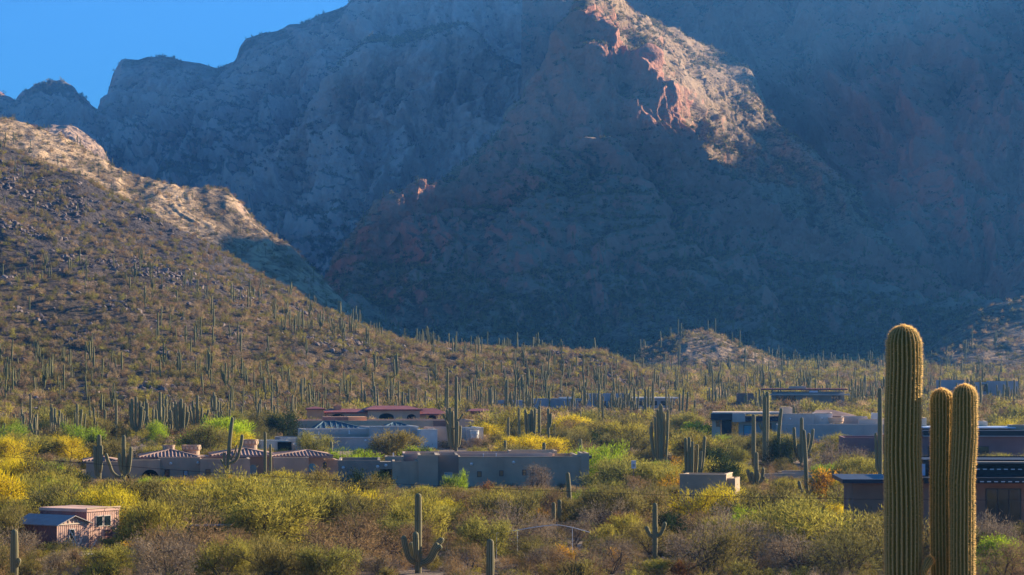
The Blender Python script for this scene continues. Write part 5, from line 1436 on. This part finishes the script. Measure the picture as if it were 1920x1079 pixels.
plant('palo_verde_tree', 'yellow', 975, 345, 6, 3.8, 'bright yellow flowering tree behind the grey house roof')
plant('palo_verde_tree', 'yellow', 1030, 352, 6, 3.4, 'second yellow tree behind the grey house roof, nearer the road')
plant('desert_bush', 'gold', 1270, 262, 3.4, 2.6, 'golden bush left of the brown-grey wall block')
plant('desert_bush', 'gold', 1268, 300, 4, 2.6, 'golden bush beside the big saguaro clump')
plant('palo_verde_tree', 'yellow', 1310, 345, 6.5, 3.4, 'yellow tree between the saguaro clump and the navy fascia')
plant('palo_verde_tree', 'yellowgreen', 1290, 352, 6, 3.8, 'yellow-green tree just right of the massive saguaro clump')
plant('desert_bush', 'gold', 1560, 262, 5, 3.0, 'orange-gold shrub above the black slab roof')
plant('desert_bush', 'rust', 1605, 264, 4.2, 2.6, 'rust-orange shrub above the black slab roof, left of the near saguaro')
plant('desert_bush', 'gold', 1635, 268, 3.4, 2.2, 'small golden shrub touching the near saguaro column, above the slab roof')
plant('evergreen_tree', 'dark', 1465, 330, 3.6, 4.2, 'dark green conical shrub beside the bent slender saguaro')
plant('evergreen_tree', 'dark', 690, 255, 4.8, 3.4, 'dark green dense bush before the left part of the grey house')
plant('palo_verde_tree', 'olive', 705, 250, 4, 3.2, 'olive bush growing through the dark dense bush by the grey house')
plant('desert_bush', 'bright', 848, 272, 2.0, 2.2, 'bright green bush under the blue window of the grey house')
plant('desert_bush', 'bright', 868, 274, 2.0, 2.4, 'bright green bush right of its twin under the blue window')
plant('desert_bush', 'rust', 915, 258, 3.2, 2.0, 'rounded dark brown bush in front of the grey house')
plant('desert_bush', 'rust', 937, 252, 2.2, 1.5, 'small round rust-brown bush beside the rounded dark one')
plant('desert_bush', 'brown', 855, 246, 3.6, 2.0, 'brown bush below the bright green pair by the grey house')
plant('mesquite_tree', 'grey', 1003, 276, 4.2, 3.0, 'bare grey-twigged round bush against the grey house wall')
plant('mesquite_tree', 'grey', 1572, 306, 6.4, 4.4, 'bare purplish-grey mesquite in front of the pale courtyard wall')
plant('evergreen_tree', 'bright', 1878, 178, 3.2, 2.4, 'green leafy bush in front of the dark house, right of the near columns')
plant('evergreen_tree', 'bright', 1570, 198, 3.4, 2.0, 'vivid green low bush left of the brown slab-roofed wall')
plant('palo_verde_tree', 'yellow', 525, 272, 5, 2.6, 'bright yellow bush in front of the right tile roof')
plant('palo_verde_tree', 'yellowgreen', 590, 345, 5.5, 4.2, 'loose green tree before the pale modern house')
plant('palo_verde_tree', 'olive', 745, 345, 7, 4.6, 'olive tree in front of the white wall panel of the modern house')
plant('evergreen_tree', 'bright', 780, 332, 4, 3.0, 'dark and bright green shrub behind the grey house tower')
plant('desert_bush', 'bright', 680, 330, 4, 2.4, 'bright lime shrub before the modern house')
plant('desert_bush', 'bright', 640, 326, 4, 2.6, 'bright lime shrub left of its neighbour, behind the grey house')
plant('evergreen_tree', 'dark', 530, 405, 6, 5, 'dark evergreen left of the tan parapet house')
plant('palo_verde_tree', 'olive', 500, 415, 7, 4.6, 'olive tree left of the dark evergreen by the parapet house')
plant('evergreen_tree', 'bright', 1310, 410, 6, 3.6, 'green rounded tree left of the navy fascia house')
plant('palo_verde_tree', 'yellowgreen', 950, 420, 9, 5.2, 'wide yellow-green tree behind the left of the dense saguaro clump')
plant('palo_verde_tree', 'olive', 1150, 400, 9, 4.4, 'wide olive tree right of the road')
plant('evergreen_tree', 'dark', 1118, 380, 4, 3.0, 'dark bush at the right side of the road')
plant('palo_verde_tree', 'brown' if False else 'olive', 1180, 360, 8, 3.6, 'olive-brown tree in front of the wide olive one, right of the road')
plant('palo_verde_tree', 'yellowgreen', 1075, 330, 6, 2.6, 'pale yellow-green bush in front of the road')
plant('palo_verde_tree', 'olive', 1100, 440, 8, 4.0, 'olive tree behind the road bend')
plant('desert_bush', 'rust', 442, 330, 2.2, 2.6, 'dark rust bush beside the leaning saguaro, above the tile roof')
plant('palo_verde_tree', 'olive', 1385, 345, 7, 3.4, 'dull olive tree in front of the navy fascia')
big_near = [(500, 196, 8.5, 4.4, 'yellowgreen', 'broad yellow-green tree in the left foreground'), (420, 210, 8.5, 4.6, 'yellowgreen', 'big yellow-green tree below the tan tile-roofed house'), (325, 200, 7.5, 4.0, 'olive', 'olive tree right of the pink sheds'),
            (560, 212, 7, 4.2, 'yellowgreen', 'yellow-green tree right of the broad one'), (480, 232, 8, 4.2, 'yellowgreen', 'yellow-green tree in front of the tile house right end'), (600, 240, 6.5, 4.0, 'olive', 'olive tree at the left corner of the grey house'),
            (270, 225, 7, 4.2, 'olive', 'olive tree behind the pink sheds'), (1560, 184, 8.5, 4.0, 'yellowgreen', 'large yellow-green bush tree left of the near column'), (1490, 196, 8, 4.0, 'yellowgreen', 'yellow-green tree under the two low armed saguaro'),
            (1440, 215, 8, 3.8, 'olive', 'olive tree below the low cream-capped wall'), (1620, 176, 6.5, 3.6, 'olive', 'olive bush tree touching the left of the near column'), (360, 180, 7, 3.6, 'brown', 'grey-brown bare tree at the lower left')]
for px, d, w, h_, key, lab in big_near:
    plant('palo_verde_tree' if key != 'brown' else 'mesquite_tree', key, px, d, w, h_, lab)
NAMED = len(PLANTS)

# ------------------------------------------------------------------ the rest of the desert trees, one by one, nearest first
def spread_plants(n, y0, y1, mind, rs, tries=12000):
    out = []; cell = {}
    old = [(p['x'], p['y'], p['w']) for p in PLANTS]
    k = 0
    while len(out) < n and k < tries:
        k += 1
        y = math.sqrt(rs.uniform(y0**2, y1**2)); x = rs.uniform(-1, 1) * 0.235 * y
        okk = all((x - a)**2 + (y - b)**2 > (mind * 0.75 + c * 0.12)**2 for a, b, c in old)
        if okk: out.append((x, y)); old.append((x, y, mind))
    return out
COLW = {'yellowgreen': 'yellow-green', 'olive': 'olive', 'bright': 'bright green', 'yellow': 'yellow', 'brown': 'brown', 'grey': 'grey', 'gold': 'golden', 'rust': 'rust-brown', 'dark': 'dark green'}
def auto(n, y0, y1, mind, table, rs, hr=(0.6, 1.1), tries=12000):
    made = 0
    for x, y in spread_plants(n * 2, y0, y1, mind, rs, tries):
        if made >= n: break
        px = x / y * FPX + 960
        f = fbm(np.array([x / 30.0]), np.array([y / 30.0]), np.array([1.0]), 2)[0] + rs.normal(0, 0.25)
        kinds = table(px, y, f, rs)
        kind, key = kinds
        W, H = SPEC[kind][0], SPEC[kind][1]
        sw = rs.uniform(*hr); sh = sw * rs.uniform(0.8, 1.1)
        z = gz(x, y)
        ok_ = False
        for q in range(4):
            if ok_clear(x, y, H * sh, W * sw, z): ok_ = True; break
            sw *= 0.8; sh *= 0.75
        if not ok_ or sh * H < 0.6: continue
        plant(kind, key, 0, 0, W * sw, H * sh, rs=rs, xy=(x, y)); made += 1
def tree_table(px, y, f, rs):
    low = y < 200
    if low: ks = [('mesquite_tree', 'brown'), ('mesquite_tree', 'grey'), ('palo_verde_tree', 'olive'), ('mesquite_tree', 'olive'), ('palo_verde_tree', 'yellowgreen')]; w = [0.30, 0.24, 0.14, 0.14, 0.18]
    elif 1250 > px > 880 and y < 250: ks = [('mesquite_tree', 'brown'), ('palo_verde_tree', 'olive'), ('mesquite_tree', 'grey'), ('palo_verde_tree', 'yellowgreen')]; w = [0.3, 0.3, 0.15, 0.25]
    else: ks = [('palo_verde_tree', 'yellowgreen'), ('palo_verde_tree', 'olive'), ('mesquite_tree', 'olive'), ('mesquite_tree', 'brown'), ('palo_verde_tree', 'yellow'), ('palo_verde_tree', 'bright'), ('evergreen_tree', 'dark')]; w = [0.27, 0.22, 0.12, 0.15, 0.10, 0.07, 0.07]
    return ks[rs.choice(len(ks), p=w)]
def bush_table(px, y, f, rs):
    ks = ['olive', 'brown', 'gold', 'yellowgreen', 'rust', 'bright']
    return ('desert_bush', ks[rs.choice(6, p=[0.3, 0.3, 0.08, 0.2, 0.08, 0.04])])
rs = np.random.default_rng(5)
auto(298, 166, 300, 4.3, tree_table, rs)
auto(150, 300, 440, 5.2, tree_table, rs, (0.7, 1.3))
auto(210, 164, 300, 2.2, bush_table, rs, (0.5, 1.1), 8000)

# labels: what it looks like, what it is near, and its turn from the left where that is all that differs
LM = [(107, 192, 'the gabled shed'), (163, 197, 'the flat-roofed shed'), (784, 176, 'the six-armed saguaro'), (1228, 186, 'the two-armed saguaro'), (919, 170, 'the short thick saguaro'), (27, 170, 'the bottom left saguaro'), (395, 196, 'the dark shelter'),
      (1020, 186, 'the white pipe rail'), (1068, 236, 'the tall armless saguaro'), (1460, 300, 'the cream-capped wall'), (1512, 262, 'the slim two-armed saguaro'), (1320, 240, 'the brown-grey wall block'), (1630, 200, 'the black slab roof'), (1860, 190, 'the dark patio house'),
      (232, 296, 'the candelabra saguaro'), (425, 294, 'the leaning saguaro'), (320, 300, 'the left clay tile roof'), (580, 300, 'the right clay tile roof'), (700, 280, 'the grey house left wing'), (840, 280, 'the blue window'), (950, 285, 'the amber windows'), (1090, 285, 'the grey house right end'),
      (1238, 318, 'the massive saguaro clump'), (1434, 336, 'the tall double saguaro'), (1580, 330, 'the purple house'), (1800, 330, 'the pale blue metal roof'), (1480, 404, 'the beige chimney'), (1070, 385, 'the road'), (997, 400, 'the dense saguaro clump'), (855, 362, 'the tallest saguaro group'),
      (700, 384, 'the pale modern house'), (700, 432, 'the blue metal hip roofs'), (740, 484, 'the red roofs'), (110, 410, 'the far left saguaro row'), (340, 410, 'the fan-shaped saguaro'), (1340, 400, 'the navy fascia'), (1660, 400, 'the near saguaro column')]
def lay_labels():
    base = {}
    for p in PLANTS:
        if p['label']: continue
        px = p['x'] / p['y'] * FPX + 960
        best = min(LM, key=lambda l: ((p['x'] - wx(l[0], l[1])) ** 2 + ((p['y'] - l[1]) * 0.6) ** 2))
        dx = px - best[0]; dy = p['y'] - best[1]
        side = 'behind' if dy > 8 else ('in front of' if dy < -8 else ('right of' if dx > 0 else 'left of'))
        noun = {'palo_verde_tree': 'palo verde', 'mesquite_tree': 'mesquite', 'desert_bush': 'bush', 'evergreen_tree': 'evergreen'}[p['kind']]
        size = ('low' if p['h'] < 0.62 * SPEC[p['kind']][1] else ('tall' if p['h'] > 0.95 * SPEC[p['kind']][1] else 'medium'))
        s_ = '%s %s %s %s %s' % (size, COLW[p['key']], noun, side, best[2])
        base.setdefault(s_, []).append((px, p))
        p['o']['group'] = '%ss scattered in the scrub' % {'palo verde': 'palo verde tree', 'mesquite': 'mesquite tree', 'bush': 'desert bushe', 'evergreen': 'evergreen tree'}[noun].replace('bushes', 'bushes')
    ordn = ['leftmost', 'second from left', 'third from left', 'fourth from left', 'fifth from left', 'sixth from left', 'seventh from left', 'eighth from left']
    for s_, L in base.items():
        L.sort(key=lambda q: q[0])
        for k, (px, p) in enumerate(L):
            p['o']['label'] = s_ if len(L) == 1 else '%s, %s' % (s_, ordn[k] if k < len(L) - 1 or len(L) > 8 and k < 8 else 'rightmost')
lay_labels()
LM2 = LM + [(1040, 600, 'the long house white roof'), (1150, 600, 'the long house tall block'), (1240, 600, 'the long house right end'), (1400, 560, 'the rust-red block'), (1510, 560, 'the rust-red slab roof'), (1300, 1000, 'the sunlit knoll'),
       (1830, 640, 'the far blue-grey house'), (900, 500, 'the small dark red roof'), (1000, 700, 'the low hill spur'), (500, 470, 'the tan parapet corner'), (1860, 900, 'the right-hand knoll'), (1700, 640, 'the near column tip')]
def lay_sag():
    base = {}
    for px, d, o, look, size in SAGL:
        best = min(LM2, key=lambda l: abs(px - l[0]) + abs(d - l[1]) * 0.35)
        side = 'behind' if d > best[1] + 15 else ('in front of' if d < best[1] - 15 else ('right of' if px > best[0] else 'left of'))
        base.setdefault('%s %s saguaro %s %s' % (size, look, side, best[2]), []).append((px, o))
    ordn = ['leftmost', 'second from left', 'third from left', 'fourth from left', 'fifth from left', 'sixth from left', 'seventh from left', 'eighth from left', 'ninth from left', 'tenth from left']
    for s_, L in base.items():
        L.sort(key=lambda q: q[0])
        for k, (px, o) in enumerate(L):
            o['label'] = s_ if len(L) == 1 else '%s, %s' % (s_, 'rightmost' if k == len(L) - 1 else ordn[min(k, 9)])
lay_sag()

# ------------------------------------------------------------------ low growth, dry grass and stones between them
def near_stuff():
    rs = np.random.default_rng(31)
    def filt(p, w, h=1.1):
        k = [ok_clear(a[0], a[1], h, w, a[2], pad=0) for a in p]
        return p[np.array(k)]
    low = bush_protos(8, 900, ['brown', 'olive', 'grey', 'yellowgreen', 'brown', 'olive', 'grey', 'olive'], 0.26, 0.036, 600)
    p = filt(plain_pts(3900, 158, 330, margin=0.05, rs=rs), 1.0)
    s, r = rv(len(p), rs, 0.45, 1.0, (0.6, 1.0), 0.05)
    scatter('low_scrub', p, s, r, rs.integers(0, 8, len(p)), low, 'low grey-brown and olive scrub between the trees')
    p = filt(plain_pts(3600, 320, 560, margin=0.05, rs=rs), 1.6, 1.7)
    hz = hill_z(p[:, 0], p[:, 1]); p[:, 2] = np.maximum(p[:, 2], hz)
    s, r = rv(len(p), rs, 0.6, 1.25, (0.6, 1.0), 0.05)
    scatter('low_scrub', p, s, r, rs.integers(0, 8, len(p)), pl_b, 'yellow-green scrub around the houses')
    # grass tufts
    tf = []
    for k in range(3):
        n = 220; a = rs.uniform(0, 6.28, n); q = rs.uniform(0, 0.28, n)
        C = np.stack([q * np.cos(a), q * np.sin(a), np.zeros(n)], -1); D = np.stack([np.cos(a) * 0.5, np.sin(a) * 0.5, np.ones(n)], -1)
        tf.append(leaf_mesh('tuft', slivers(C, D, np.full(n, 0.42), np.full(n, 0.035), rs, rs.random(n), 0.25), ['tan', 'tan', 'brown'][k]))
    p = plain_pts(13000, 155, 300, margin=0.05, rs=rs)
    keep = fbm(p[:, 0] / 14, p[:, 1] / 14, Z0(p[:, 0]), 3) > -0.1
    p = p[keep]; s, r = rv(len(p), rs, 0.6, 1.5, (0.7, 1.1), 0.05)
    scatter('dry_grass', p, s, r, rs.integers(0, 3, len(p)), tf, 'straw-coloured dry grass tufts on the bare ground')
    p = plain_pts(2600, 155, 420, margin=0.05, rs=rs); s, r = rv(len(p), rs, 0.12, 0.45, (0.6, 1.0), 0.5)
    scatter('stones', p, s, r, rs.integers(0, 4, len(p)), ROCKS, 'stones lying on the desert ground')
    # the far flat
    p, s, r, pk = BACK_SCRUB
    k = np.array([ok_clear(a[0], a[1], 0.3, 2, a[2], pad=0) for a in p])
    for H in HOUSES:
        for (a, b, t, bt) in H.clear:
            pxx = p[:, 0] / p[:, 1] * FPX + 960; top = HZ - (p[:, 2] + 1.4 * s[:, 2]) / p[:, 1] * FPX
            k &= ~((p[:, 1] < H.d) & (pxx > a) & (pxx < b) & (top < bt))
    scatter('far_flat_scrub', p[k], s[k], r[k], pk[k], pl_b, 'yellow-green scrub filling the far flat')
near_stuff()
